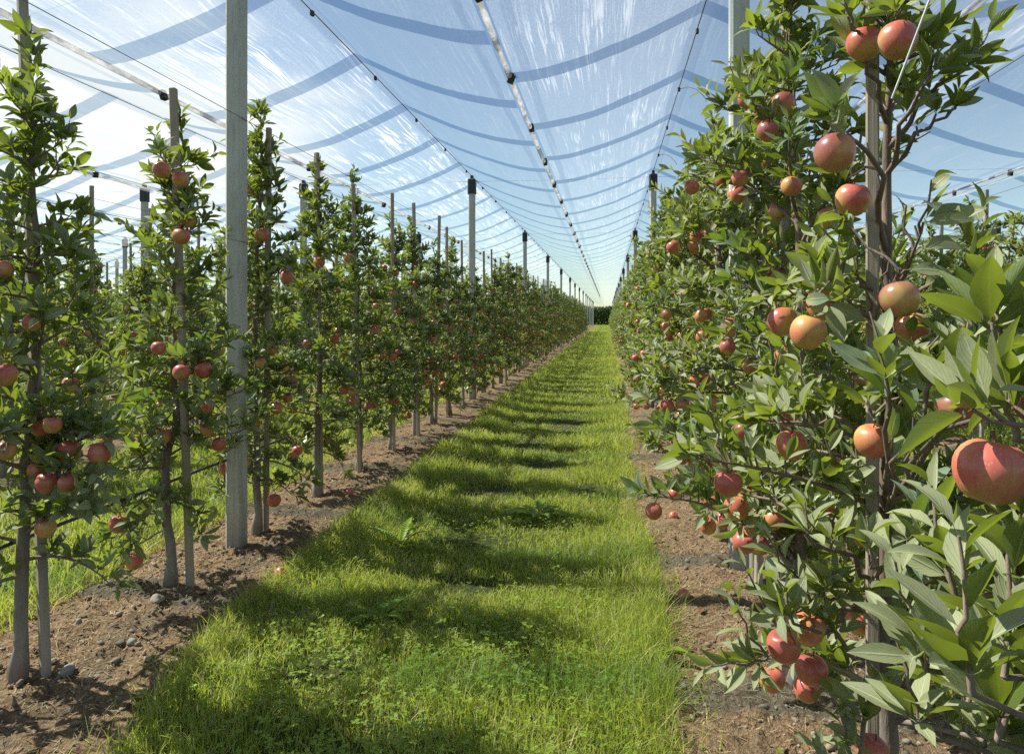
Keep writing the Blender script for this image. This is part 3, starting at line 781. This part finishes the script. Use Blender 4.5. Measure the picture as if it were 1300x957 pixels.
# ------------------------------------------------------------------ concrete posts with black caps
g = Geo(); prism(g, (0, 0), .112, .112, -.2, 4.05, .014); POSTME = g.mesh('shaft', [M['concrete']], smooth=False)
g = Geo(); prism(g, (0, 0), .145, .145, 3.86, 4.14, .02); prism(g, (0, 0), .05, .10, 4.14, 4.205, .01); CAPME = g.mesh('cap', [M['black']], smooth=False)
ROWN = {0: 'row right of the path', -1: 'row left of the path', 1: 'second row right of the path', -2: 'second row left of the path', 2: 'third row right of the path', -3: 'third row left of the path'}
for r in range(-8, 6):
    for k in range(15):
        x, y = XR + SP * r, POST0 + POST_D * k
        if x < 0 and -x / y > 1.0 or x > 0 and x / y > .58: continue
        if abs(r) > 3 and y > 60: continue
        jt = 0.0 if r in (0, -1) and k < 2 else 1.0
        root = empty('concrete_post', (x + jt * rnd.gauss(0, .01), y, 0.01)); root.rotation_euler = (jt * rnd.gauss(0, .003), jt * rnd.gauss(0, .003), rnd.gauss(0, .02))
        for nm, me in (('shaft', POSTME), ('cap', CAPME)): link(bpy.data.objects.new(nm, me), root)
        if r in (0, -1):
            lab = f'{ORD[k + 1]} square concrete post from the front of the {ROWN[r]}' if k else f'nearest tall square concrete post in the {ROWN[r]}'
            tag(root, lab, 'post', 'concrete posts of the ' + ROWN[r])
        elif r in ROWN: tag(root, f'square concrete post with black cap in the {ROWN[r]}', 'post', 'concrete posts of the ' + ROWN[r])
        else:
            sd = 'left' if r < 0 else 'right'
            tag(root, f'square concrete post far off to the {sd} beyond the third row', 'post', f'far concrete posts on the {sd}')

# ------------------------------------------------------------------ film roof
def film_mesh(mat):
    ys = np.arange(-3.0, ROW_END, 0.415); us = np.concatenate([-np.linspace(1, 0, 13), np.linspace(0, 1, 13)[1:]])
    Y, U = np.meshgrid(ys, us, indexing='ij')
    X = U * (SP / 2 - .045)
    au = np.abs(U)
    Z = VALLEY_Z + (RIDGE_Z - VALLEY_Z) * (1 - au) ** 1.55
    bl = np.cos(Y / 1.66 * 2 * PI)
    Z = Z + (bl * -.020 + .012) * np.sin(au * PI) + .018 * (fbm(X * 3 + 9, Y * .8 + 4, 3, 5) - .5) * np.sin(au * PI) * 2
    Z = Z + .015 * np.sin(Y / 8.4 * 2 * PI) * au
    nu = len(us); V = np.stack([X, Y, Z], -1).reshape(-1, 3)
    i = np.arange(len(ys) - 1)[:, None] * nu; j = np.arange(nu - 1)[None]
    g = Geo(); g.add(V, np.stack([i + j, i + j + 1, i + nu + j + 1, i + nu + j], -1).reshape(-1, 4))
    return g.mesh('film_roof', [mat])


FM = {True: film_mesh(M['film_glare']), False: film_mesh(M['film_clear'])}
FL = {0: 'clear plastic film roof with dark cross bands over the row right of the path', -1: 'plastic film roof over the row left of the path, sun glare painted on far side',
      1: 'plastic film roof over the second row right of the path', -2: 'film roof with painted sun-glare streaks over the second row left of the path',
      2: 'plastic film roof over the third row right of the path', -3: 'film roof with painted sun-glare streaks over the third row left of the path'}
CAB = {}
for r in range(-9, 8):
    x = XR + SP * r
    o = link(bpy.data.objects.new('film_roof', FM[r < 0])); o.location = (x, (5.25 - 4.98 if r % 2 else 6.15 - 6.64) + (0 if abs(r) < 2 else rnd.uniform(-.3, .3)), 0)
    sd = 'left' if r < 0 else 'right'
    tag(o, FL.get(r, f'far plastic film roof beyond the third row on the {sd}'), 'film roof', f'film roofs on the {sd}')

def cable(x, z, nm, mat, rad, y0=-3, y1=ROW_END, sag=.0, step=1.05, n=5):
    ys = np.arange(y0, y1 + step, step); g = Geo()
    tube(g, np.column_stack([np.full(len(ys), x), ys, z + sag * np.cos((ys - POST0) / POST_D * 2 * PI)]), rad, n)
    return g.obj(nm, [mat])

g = Geo(); prism(g, (0, 0), .05, .075, -.045, .045, .009); prism(g, (0, 0), .062, .03, -.02, .02, .006); CLIP = g.mesh('clip', [M['black']], smooth=False)
g = Geo(); prism(g, (0, 0), .026, .045, -.022, .022, .006); KNOT = g.mesh('knot', [M['black']], smooth=False)
g = Geo(); tube(g, [(0, 0, 0), (.10, .01, .015), (.19, .03, -.02), (.26, .05, -.09), (.30, .05, -.15)], .0035, 5); TAIL = g.mesh('tail', [M['black']])
for r in range(-8, 7):
    xv, xr_ = XR + SP * (r - .5), XR + SP * r
    where = {0: 'over the grass path', -1: 'over the alley left of the path', 1: 'over the alley right of the path'}.get(r)
    near = where is not None
    c = cable(xv, VALLEY_Z - .012, 'gutter_cable', M['rolled'], .026 if near else .018, n=7, step=.42, sag=.012)
    if where: tag(c, f'rolled film edge along the valley {where}, with black clips', 'cable')
    else: tag(c, f'rolled film edge along a far roof valley, {"left" if r < 0 else "right"}', 'cable', f'far roof valleys on the {"left" if r < 0 else "right"}')
    nclip = 44 if r == 0 else 24 if near else 14 if abs(r) < 4 else 0
    for k in range(nclip):
        y = 2.83 + 1.66 * k
        o = link(bpy.data.objects.new('clip', CLIP), c); o.location = (xv + .012, y + rnd.gauss(0, .03), VALLEY_Z - .02); o.rotation_euler = (rnd.gauss(0, .15), rnd.gauss(0, .2), rnd.gauss(0, .2))
    w = {0: 'row right of the path', -1: 'row left of the path'}.get(r)
    c = cable(xr_, RIDGE_Z - .02, 'ridge_cable', M['wire'], .005, n=5)
    if w: tag(c, f'dark steel ridge cable with black knots above the {w}', 'cable')
    else: tag(c, f'dark steel ridge cable above a farther row on the {"left" if r < 0 else "right"}', 'cable', f'far ridge cables on the {"left" if r < 0 else "right"}')
    if r in (0, -1):
        for k in range(30):
            o = link(bpy.data.objects.new('knot', KNOT), c); o.location = (xr_, 4.1 + 1.66 * k + (0 if r else .83), RIDGE_Z - .035); o.rotation_euler = (0, 0, rnd.gauss(0, .2))
            if r == 0 and k < 6 and k % 2 == 0:
                q = link(bpy.data.objects.new('tail', TAIL), o); q.rotation_euler = (0, 0, rnd.gauss(0, .2))

# trellis wires and drip hoses
def tr(x, z, y0, nm, mat, rad, lab, cat, grp=None, y1=ROW_END):
    tag(cable(x, z, nm, mat, rad, y0, y1, sag=.015 if rad > .004 else .004), lab, cat, grp)
for r, w in ((0, 'row right of the path'), (-1, 'row left of the path'), (-2, 'second row left of the path'), (1, 'second row right of the path')):
    y0 = {0: 1.0, -1: -1.0, -2: 4.0, 1: 4.0}[r]; x = XR + SP * r
    if r != 0: tr(x + .062, 2.93, y0, 'trellis_wire', M['wire'], .0022, f'top trellis wire along the {w}', 'wire')
    tr(x + .062, 2.10, 2.05 if r == 0 else y0, 'trellis_wire', M['wire'], .0018, f'middle trellis wire along the {w}', 'wire')
    tr(x - .05, .62, 3.0 if r == 0 else y0, 'drip_hose', M['hose'], .0095, f'dark drip hose strung low along the {w}', 'hose')
for k in range(0, 8):
    y = POST0 + POST_D * k; g = Geo(); tube(g, [(-22, y, 4.10), (-9, y, 4.08), (XL, y, 4.10), (-.85, y, 4.085), (XR, y, 4.10), (8, y, 4.08), (16, y, 4.10)], .0022, 4)
    tag(g.obj('cross_wire', [M['wire']]), f'thin cross wire between the {ORD[k + 1]} pair of post tops over the path', 'wire')
g = Geo(); tube(g, [(.62, 1.66, 2.08), (.73, 1.50, 2.5), (.80, 1.36, 2.95)], .0026, 5)
tag(g.obj('tie_cord', [M['cord']]), 'taut white cord tying up a branch at the top right', 'cord')

# ------------------------------------------------------------------ ground
g = Geo(); s = 900.0
g.add([(-s, -s, 0), (s, -s, 0), (s, s, 0), (-s, s, 0)], [(0, 1, 2, 3)])
tag(g.obj('ground', [M['ground']], smooth=False), kind='structure')

def soil_edge(x, y, side):
    w_ = np.where(np.abs(x - XL) < .1, np.where(np.asarray(side) > .5, .35 + .28 * np.clip((4.3 - y) / 1.4, 0, 1), .35), np.where(np.abs(x - XR) < .1, .53, .42)) - .06 * np.clip((y - 8) / 10, 0, 1)
    return w_ + .14 * (fbm(y * 1.1 + side * 31 + x * 7, np.full_like(np.asarray(y, float), 3.3), 3, 9) - .5) * 2

def soil_h(x, y, xc):
    u = (x - xc) / .70
    return .004 + .046 * np.clip(1 - u * u, 0, 1) + np.clip(1 - u * u, 0, 1) ** .5 * (.075 * (fbm(x * 3.1 + 50, y * 3.1 + 50, 4, 3) - .5) + .050 * (fbm(x * 14 + 50, y * 14 + 50, 3, 8) - .45) + .020 * (vnoise(x * 47 + 50, y * 47 + 50, 4) - .5))

for r, y0 in ((0, .6), (-1, 1.8), (-2, 4.5), (1, 5.0), (-3, 8), (2, 11), (-4, 11)):
    xc = XR + SP * r; g = Geo()
    segs = [(y0, 9.0, .020, .020), (9.0, 26.0, .05, .06), (26.0, ROW_END, .12, .5)] if r in (0, -1) else [(y0, 14.0, .04, .05), (14.0, ROW_END, .12, .5)]
    for a, b, dx, dy in segs:
        if a >= b: continue
        us = np.arange(-.70, .70 + dx / 2, dx); ys = np.arange(a, b + dy * .99, dy); Y, U = np.meshgrid(ys, us, indexing='ij')
        V = np.stack([xc + U, Y, soil_h(xc + U, Y, xc)], -1).reshape(-1, 3); nu = len(us)
        i = np.arange(len(ys) - 1)[:, None] * nu; j = np.arange(nu - 1)[None]
        g.add(V, np.stack([i + j, i + j + 1, i + nu + j + 1, i + nu + j], -1).reshape(-1, 4))
    tag(g.obj('soil_strip', [M['soil']]), kind='structure')

# clods, gravel, straw on the near soil
rs = np.random.RandomState(5)
ICO = None
def lump(g, c, s, rs, mat=0, seg=(7, 5), rv=0.0):
    n, m = seg; V = []
    for i in range(m + 1):
        t = PI * i / m
        for j in range(n):
            a = 2 * PI * j / n; V.append((math.sin(t) * math.cos(a), math.sin(t) * math.sin(a), math.cos(t)))
    V = np.array(V); ph = rs.random(3) * 9
    q = 1 + .16 * np.sin(V[:, 0] * 3 + ph[0]) + .14 * np.sin(V[:, 1] * 3.4 + ph[1]) + .10 * np.sin(V[:, 2] * 4 + ph[2])
    V = V * q[:, None] * np.asarray(s)
    a = rs.random() * 6.28; ca, sa = math.cos(a), math.sin(a); V = V @ np.array([[ca, sa, 0], [-sa, ca, 0], [0, 0, 1]]) + np.asarray(c)
    i = np.arange(m)[:, None] * n; j = np.arange(n)[None]; j2 = (j + 1) % n
    g.add(V, np.stack([i + j, i + n + j, i + n + j2, i + j2], -1).reshape(-1, 4), mat, rv)

g = Geo(); gst = Geo()
for xc, y0, y1, cnt in ((XL, 1.9, 5, 2600), (XL, 5, 10, 1500), (XR, 1.2, 5, 2200), (XR, 5, 10, 1100)):
    for q in range(cnt):
        x = xc + np.clip(rs.normal(0, .33), -.56, .56); y = rs.uniform(y0, y1); s_ = min(.017, .0034 * math.exp(rs.exponential(.46)))
        lump(g, (x, y, float(soil_h(np.array(x), np.array(y), xc)) + s_ * .2), (s_ * rs.uniform(.8, 1.5), s_ * rs.uniform(.7, 1.2), s_ * rs.uniform(.5, .8)), rs, 0, (6, 4), rs.random() ** 1.7)
    for q in range(int(cnt * 1.6)):
        x = xc + rs.uniform(-.58, .58); y = rs.uniform(y0, y1); a = rs.random() * 6.28; L = rs.uniform(.012, .055); w = rs.uniform(.0007, .0018)
        p = np.array([x, y, float(soil_h(np.array(x), np.array(y), xc)) + .006]); d = np.array([math.cos(a), math.sin(a), rs.normal(0, .25)]) * L; b = np.array([-math.sin(a), math.cos(a), 0]) * w
        gst.add([p - d / 2 - b, p - d / 2 + b, p + d / 2 + b, p + d / 2 - b], [(0, 1, 2, 3)], 0, rs.random())
tag(g.obj('gravel', [M['pebble']]), 'small pebbles and clods scattered over the bare soil strips', 'gravel', kind='stuff')
tag(gst.obj('straw_litter', [M['straw']], smooth=False), 'dry straw bits lying on the bare soil strips', 'straw', kind='stuff')

for x, y, s_, lab in ((-2.34, 2.80, .036, 'pale grey stone on the soil beside the leftmost stake'), (-2.47, 2.86, .033, 'brown stone on the soil just behind the pale one near the leftmost stake'),
                      (-2.42, 3.55, .042, 'rounded grey stone on the soil strip in front of the crooked grey trunk'), (-2.22, 3.06, .024, 'small tan stone in the middle of the near left soil strip'),
                      (-2.62, 3.22, .022, 'small flat stone on the shaded left soil strip')):
    g = Geo(); lump(g, (0, 0, 0), (s_, s_ * .75, s_ * .62), rs, 0, (14, 9)); o = g.obj('stone', [M['stone']]); o.location = (x, y, float(soil_h(np.array(x), np.array(y), XL)) + s_ * .22)
    tag(o, lab, 'stone', 'stones on the left soil strip')

for x, y, z, r, lab in ((-1.96, 4.05, .055, .036, 'fallen red apple half hidden at the grass edge left of the path'), (.42, 4.05, .045, .036, 'fallen apple on the soil at the right edge of the path'),
                        (-2.22, 5.9, .075, .034, 'fallen apple on the left soil strip below the fourth tree'),
                        (.50, 5.6, .06, .034, 'fallen apple under the right row at the soil edge')):
    o = link(bpy.data.objects.new('fallen_apple', APPLE[rnd.randrange(4)])); o.location = (x, y, z); o.scale = (r / .04,) * 3; o.rotation_euler = (rnd.uniform(.6, 2), rnd.uniform(-.5, .5), rnd.random() * 6)
    tag(o, lab, 'apple', 'fallen apples')

g = Geo()
for q in range(70):
    xc = rs.choice([XL, XR]); x = xc + rs.uniform(-.6, .6); y = rs.uniform(1.6, 9); L = rs.uniform(.04, .07)
    leaves(g, [(x, y, float(soil_h(np.array(x), np.array(y), xc)) + .012)], [rs.normal(0, 1, 3) * [1, 1, .2]], [(rs.normal(0, .3), rs.normal(0, .3), 1)], np.array([L]), np.array([L * .26]), np.array([rs.uniform(-1, 1.4)]), np.array([.5]), rs.random(1), 1, 0, rs)
tag(g.obj('fallen_leaves', [M['dead']]), 'dry brown leaves lying on the bare soil strips', 'leaves', kind='stuff')

# ------------------------------------------------------------------ grass
def blades(g, P, H, W, rs, lean=.75):
    k = len(P); a = rs.random(k) * 6.28; fa = rs.random(k) * 6.28
    S = np.stack([np.cos(a), np.sin(a), np.zeros(k)], -1); D = np.stack([np.cos(fa), np.sin(fa), np.zeros(k)], -1) * np.abs(rs.normal(.15, lean, k))[:, None]
    Z = np.array([0, 0, 1.0]); base = np.column_stack([P, np.full(k, -.004)])
    rows = []
    for t, w in ((0, .8), (.42, 1.0), (.76, .66)):
        c = base + Z * (H * t * (1 - .18 * t))[:, None] + D * (H * t * t * .8)[:, None]
        rows += [c - S * (W * w / 2)[:, None], c + S * (W * w / 2)[:, None]]
    tip = base + (Z * (H * .82)[:, None]) + D * (H * .8)[:, None]
    V = np.stack(rows + [tip], 1)
    o = (np.arange(k) * 7)[:, None]; rv = rs.random(k)
    n0 = g.n
    g.add(V.reshape(-1, 3), np.concatenate([o + np.array([0, 1, 3, 2]), o + np.array([2, 3, 5, 4])]), 0, np.concatenate([rv, rv]))
    g.f.append(((o + np.array([4, 5, 6])).astype(np.int32) + n0, 0, rv.astype(np.float32), None))

BARE = [(-.93, 4.95, .30, .20), (-.80, 4.1, .26, .16), (-1.05, 6.4, .28, .3), (-.7, 7.6, .2, .3), (-1.0, 8.9, .25, .5), (-.62, 5.75, .15, .12), (-1.30, 3.1, .22, .18), (-.15, 6.6, .2, .2), (-.6, 10.5, .3, .6)]
def scatter(rs, x0, x1, y0, y1, dens, edges=True):
    k = int((x1 - x0) * (y1 - y0) * dens); x = rs.uniform(x0, x1, k); y = rs.uniform(y0, y1, k)
    keep = rs.random(k) < .25 + 1.1 * fbm(x * 2.3 + 40, y * 2.3 + 40, 3, 2)
    for cx, cy, a, b in BARE: keep &= rs.random(k) > .93 * np.exp(-(((x - cx) / a) ** 2 + ((y - cy) / b) ** 2) ** 1.5)
    for r in range(-4, 4):
        xc = XR + SP * r; d = np.abs(x - xc); e = soil_edge(xc, y, np.where(x > xc, 1, 0))
        keep &= (d > e) | ((rs.random(k) < .055) & (d > .2))
    return np.column_stack([x, y])[keep]

rs = np.random.RandomState(21); g = Geo()
def lawn(x0, x1, y0, y1, dens, h, w):
    P = scatter(rs, x0, x1, y0, y1, dens); k = len(P)
    n1 = fbm(P[:, 0] * 1.7 + 7, P[:, 1] * 1.7 + 3, 3, 6)
    ed = np.min([np.abs(P[:, 0] - (XR + SP * r)) for r in range(-4, 4)], 0); lush = np.clip(1.45 - (ed - .5) * 1.1, .62, 1.35)
    bare = np.max([np.exp(-((P[:, 0] - cx) / (a * 1.4)) ** 2 - ((P[:, 1] - cy) / (b * 1.4)) ** 2) for cx, cy, a, b in BARE], 0)
    H = h * rs.uniform(.35, 1.30, k) * (.25 + 1.5 * n1) * lush * (1 - .62 * bare)
    blades(g, P, H, w * rs.uniform(.6, 1.25, k), rs)
lawn(-2.0, .42, 1.7, 4.2, 12500, .108, .0036)
lawn(-2.0, .42, 4.2, 7.5, 7000, .108, .0046)
lawn(-2.0, .42, 7.5, 13, 3200, .108, .0070)
lawn(-2.0, .42, 13, 26, 1100, .125, .0125)
lawn(-2.0, .42, 26, 55, 330, .11, .024)
lawn(-2.0, .42, 55, 125, 90, .12, .05)
lawn(-5.4, -2.95, 3.0, 8, 3200, .13, .0060)
lawn(-5.4, -2.95, 8, 20, 900, .13, .012)
lawn(-8.7, -6.2, 7, 20, 500, .13, .016)
lawn(-12, -9.4, 10, 24, 250, .14, .022)
lawn(1.2, 3.7, 1.8, 8, 3000, .12, .0062)
lawn(1.2, 3.7, 8, 20, 600, .13, .014)
lawn(4.5, 7, 8, 22, 300, .13, .02)
tag(g.obj('grass', [M['grass']], smooth=False), 'lush green grass growing on the alleys between the soil strips', 'grass', kind='stuff')

def trefoil(g, P, h, s, rs):
    for (x, y), hh, ss in zip(P, h, s):
        tip = np.array([x + rs.normal(0, .012), y + rs.normal(0, .012), hh]); a0 = rs.random() * 6.28
        g.add([(x - .0006, y, 0), (x + .0006, y, 0), tip], [(0, 1, 2)], 0, .5); tl = rs.normal(0, .25, 2); rv = rs.random() * .84
        for q in range(3):
            a = a0 + q * 2.094; d = np.array([math.cos(a), math.sin(a), .12 + tl[0] * math.cos(a) + tl[1] * math.sin(a)]); b = np.array([-math.sin(a), math.cos(a), 0])
            pts = [tip, tip + d * ss * .45 + b * ss * .42, tip + d * ss * .85 + b * ss * .40, tip + d * ss * .92, tip + d * ss * .85 - b * ss * .40, tip + d * ss * .45 - b * ss * .42]
            g.add(pts, [(0, 1, 2, 3), (0, 3, 4, 5)], 0, rv)
g = Geo(); rs = np.random.RandomState(8)
for cx, cy, sx, sy, k in ((-.50, 3.25, .24, .24, 600), (-1.35, 3.0, .30, .35, 420), (-.25, 3.9, .2, .2, 200), (-1.75, 4.3, .14, .3, 200), (.05, 3.0, .15, .3, 260), (-1.1, 4.9, .2, .25, 220), (-.3, 5.4, .25, .3, 220), (-1.0, 2.6, .3, .3, 200), (-.6, 2.4, .4, .2, 350), (-3.4, 4.2, .3, .7, 500), (1.7, 3.4, .3, .8, 350)):
    P = np.column_stack([rs.normal(cx, sx, k), rs.normal(cy, sy, k)]); trefoil(g, P, rs.uniform(.035, .10, k), rs.uniform(.009, .019, k), rs)
tag(g.obj('clover', [M['clover']], smooth=False), 'patches of bright round-leaved clover among the grass', 'clover', kind='stuff')

# a few single weeds that stand out of the grass
def weed(x, y, n, L, lab, up=.5, tooth=True):
    rs = np.random.RandomState(int(abs(x * 977 + y * 131))); g = Geo(); root = empty('weed_plant', (x, y, 0), rs.random() * 6)
    tag(root, lab, 'weed', 'weeds standing out of the grass')
    for q in range(n):
        a = q * 2.4 + rs.random() * .4; l = L * rs.uniform(.7, 1.15); d = np.array([math.cos(a), math.sin(a), up * rs.uniform(.6, 1.5)])
        leaves(g, [(0, 0, .01)], [d], [(0, 0, 1.0)], np.array([l]), np.array([l * .10]), np.array([.9]), np.array([.3]), np.array([rs.random() * .8]), 0, 0, rs)
        if tooth:
            dn = nrm(d); b = nrm(np.cross(dn, [0, 0, 1.0]))
            for t in np.arange(.25, .9, .11):
                for sg in (-1, 1):
                    leaves(g, [np.array([0, 0, .01]) + dn * l * t * (1 - .1 * t) - np.array([0, 0, .28 * l * t * t])], [b * sg + dn * .7], [(0, 0, 1.0)], np.array([l * .22 * (1.1 - t * .5)]), np.array([l * .035]), np.array([.3]), np.array([.2]), np.array([.4]), 2, 0, rs)
    g.obj('leaf_rosette', [M['clover']], root)
weed(-.55, 5.60, 11, .34, 'feathery bright green weed in the middle of the path')
weed(-1.42, 4.75, 9, .27, 'upright jagged weed on the left half of the path', .9)
weed(-1.18, 3.62, 8, .22, 'low jagged weed near the left side of the path front', .5)
weed(.22, 3.35, 7, .24, 'leafy weed at the right edge of the path front', .8)
weed(-1.86, 2.72, 6, .12, 'small broad-leaved weed at the grass edge beside the left soil strip', .6, False)

# ------------------------------------------------------------------ hedge closing the alley
def bushy(name, cx, cy, w, d, h, n, lab, cat, seed):
    rs = np.random.RandomState(seed); g = Geo()
    P = np.column_stack([rs.uniform(-1, 1, n), rs.uniform(-1, 1, n), rs.random(n) ** .8])
    top = .78 + .3 * fbm(P[:, 0] * w / 1.4 + 40, P[:, 1] * 2 + 40, 3, seed)
    P[:, 2] *= top
    V0 = P * [w / 2, d / 2, h]; a = nrm(rs.normal(0, 1, (n, 3))); b = nrm(np.cross(a, rs.normal(0, 1, (n, 3)))); s_ = rs.uniform(.10, .24, (n, 1))
    V = np.stack([V0 - a * s_, V0 + b * s_ * .5, V0 + a * s_, V0 - b * s_ * .5], 1)
    g.add(V.reshape(-1, 3), (np.arange(n) * 4)[:, None] + np.arange(4), 0, rs.random(n))
    o = g.obj(name, [M['hedge']], smooth=False); o.location = (cx, cy, 0); tag(o, lab, cat)
bushy('hedge', -1, 139, 26, 3, 3.7, 26000, 'dark green hedge closing the far end of the grass path', 'hedge', 3)
bushy('tree_belt', -40, 150, 60, 5, 6.0, 9000, 'dark belt of trees beyond the orchard on the left horizon', 'tree belt', 4)
bushy('tree_belt', 45, 150, 60, 5, 6.0, 9000, 'dark belt of trees beyond the orchard on the right horizon', 'tree belt', 5)

# ------------------------------------------------------------------ light, sky, camera
w = bpy.data.worlds.new('World'); scene.world = w; w.use_nodes = True
nt = w.node_tree; nt.nodes.clear()
def wn(t, **k):
    n = nt.nodes.new(t)
    for a, b in k.items(): setattr(n, a, b)
    return n
out = wn('ShaderNodeOutputWorld'); bg = wn('ShaderNodeBackground'); bg.inputs[1].default_value = 0.13
sky = wn('ShaderNodeTexSky', sky_type='NISHITA', sun_disc=False, sun_elevation=SUN_EL, sun_rotation=-SUN_AZ, altitude=400, air_density=1.0, dust_density=0.4, ozone_density=0.9)
tc = wn('ShaderNodeTexCoord'); nz = wn('ShaderNodeTexNoise'); nz.inputs['Scale'].default_value = 1.7; nz.inputs['Detail'].default_value = 4; nz.inputs['Roughness'].default_value = .56
mp = wn('ShaderNodeMapping'); mp.inputs['Scale'].default_value = (1, 1, 2.6); mp.inputs['Location'].default_value = (3.1, 1.4, .3)
nt.links.new(tc.outputs['Generated'], mp.inputs[0]); nt.links.new(mp.outputs[0], nz.inputs['Vector'])
dt = wn('ShaderNodeVectorMath', operation='DOT_PRODUCT'); nt.links.new(tc.outputs['Generated'], dt.inputs[0])
dt.inputs[1].default_value = (-.84, .45, .30)
mr = wn('ShaderNodeMapRange', interpolation_type='SMOOTHSTEP'); mr.inputs[1].default_value = .45; mr.inputs[2].default_value = .98; mr.inputs[3].default_value = -.10; mr.inputs[4].default_value = .19
nt.links.new(dt.outputs['Value'], mr.inputs[0])
ad = wn('ShaderNodeMath', operation='ADD'); nt.links.new(nz.outputs[0], ad.inputs[0]); nt.links.new(mr.outputs[0], ad.inputs[1])
cr = wn('ShaderNodeMapRange', interpolation_type='SMOOTHSTEP'); cr.inputs[1].default_value = .60; cr.inputs[2].default_value = .80; nt.links.new(ad.outputs[0], cr.inputs[0])
tint = wn('ShaderNodeMix', data_type='RGBA', blend_type='MULTIPLY'); tint.inputs[0].default_value = 1; tint.inputs[7].default_value = (1.0, 1.05, 1.02, 1)
mx = wn('ShaderNodeMix', data_type='RGBA'); nt.links.new(cr.outputs[0], mx.inputs[0]); (lambda tn: (nt.links.new(sky.outputs[0], tn.inputs[6]), nt.links.new(tn.outputs[2], mx.inputs[6])))(tint); mx.inputs[7].default_value = (7.0, 7.2, 7.5, 1)
nt.links.new(mx.outputs[2], bg.inputs[0]); nt.links.new(bg.outputs[0], out.inputs[0])

sl = bpy.data.lights.new('sun', 'SUN'); sl.energy = 10.5; sl.angle = R(.55); sl.color = (1.0, .93, .82)
so = bpy.data.objects.new('sun', sl); COL.objects.link(so)
from mathutils import Vector
so.rotation_euler = Vector(SUN).to_track_quat('Z', 'Y').to_euler()

cam = bpy.data.cameras.new('camera'); cam.sensor_width = 36; cam.lens = 36 * 900 / 1300; cam.shift_y = -76.5 / 1300; cam.clip_start = .05; cam.clip_end = 3000
co = bpy.data.objects.new('camera', cam); COL.objects.link(co); co.location = (0, 0, CAM_H); co.rotation_euler = (R(90), 0, math.atan(122 / 900))
scene.camera = co

scene.view_settings.view_transform = 'Standard'; scene.view_settings.look = 'None'; scene.view_settings.exposure = 0
scene.render.engine = 'CYCLES'
cy = scene.cycles
cy.max_bounces = 7; cy.diffuse_bounces = 3; cy.glossy_bounces = 2; cy.transmission_bounces = 4; cy.transparent_max_bounces = 28
cy.caustics_reflective = False; cy.caustics_refractive = False
cy.use_denoising = False
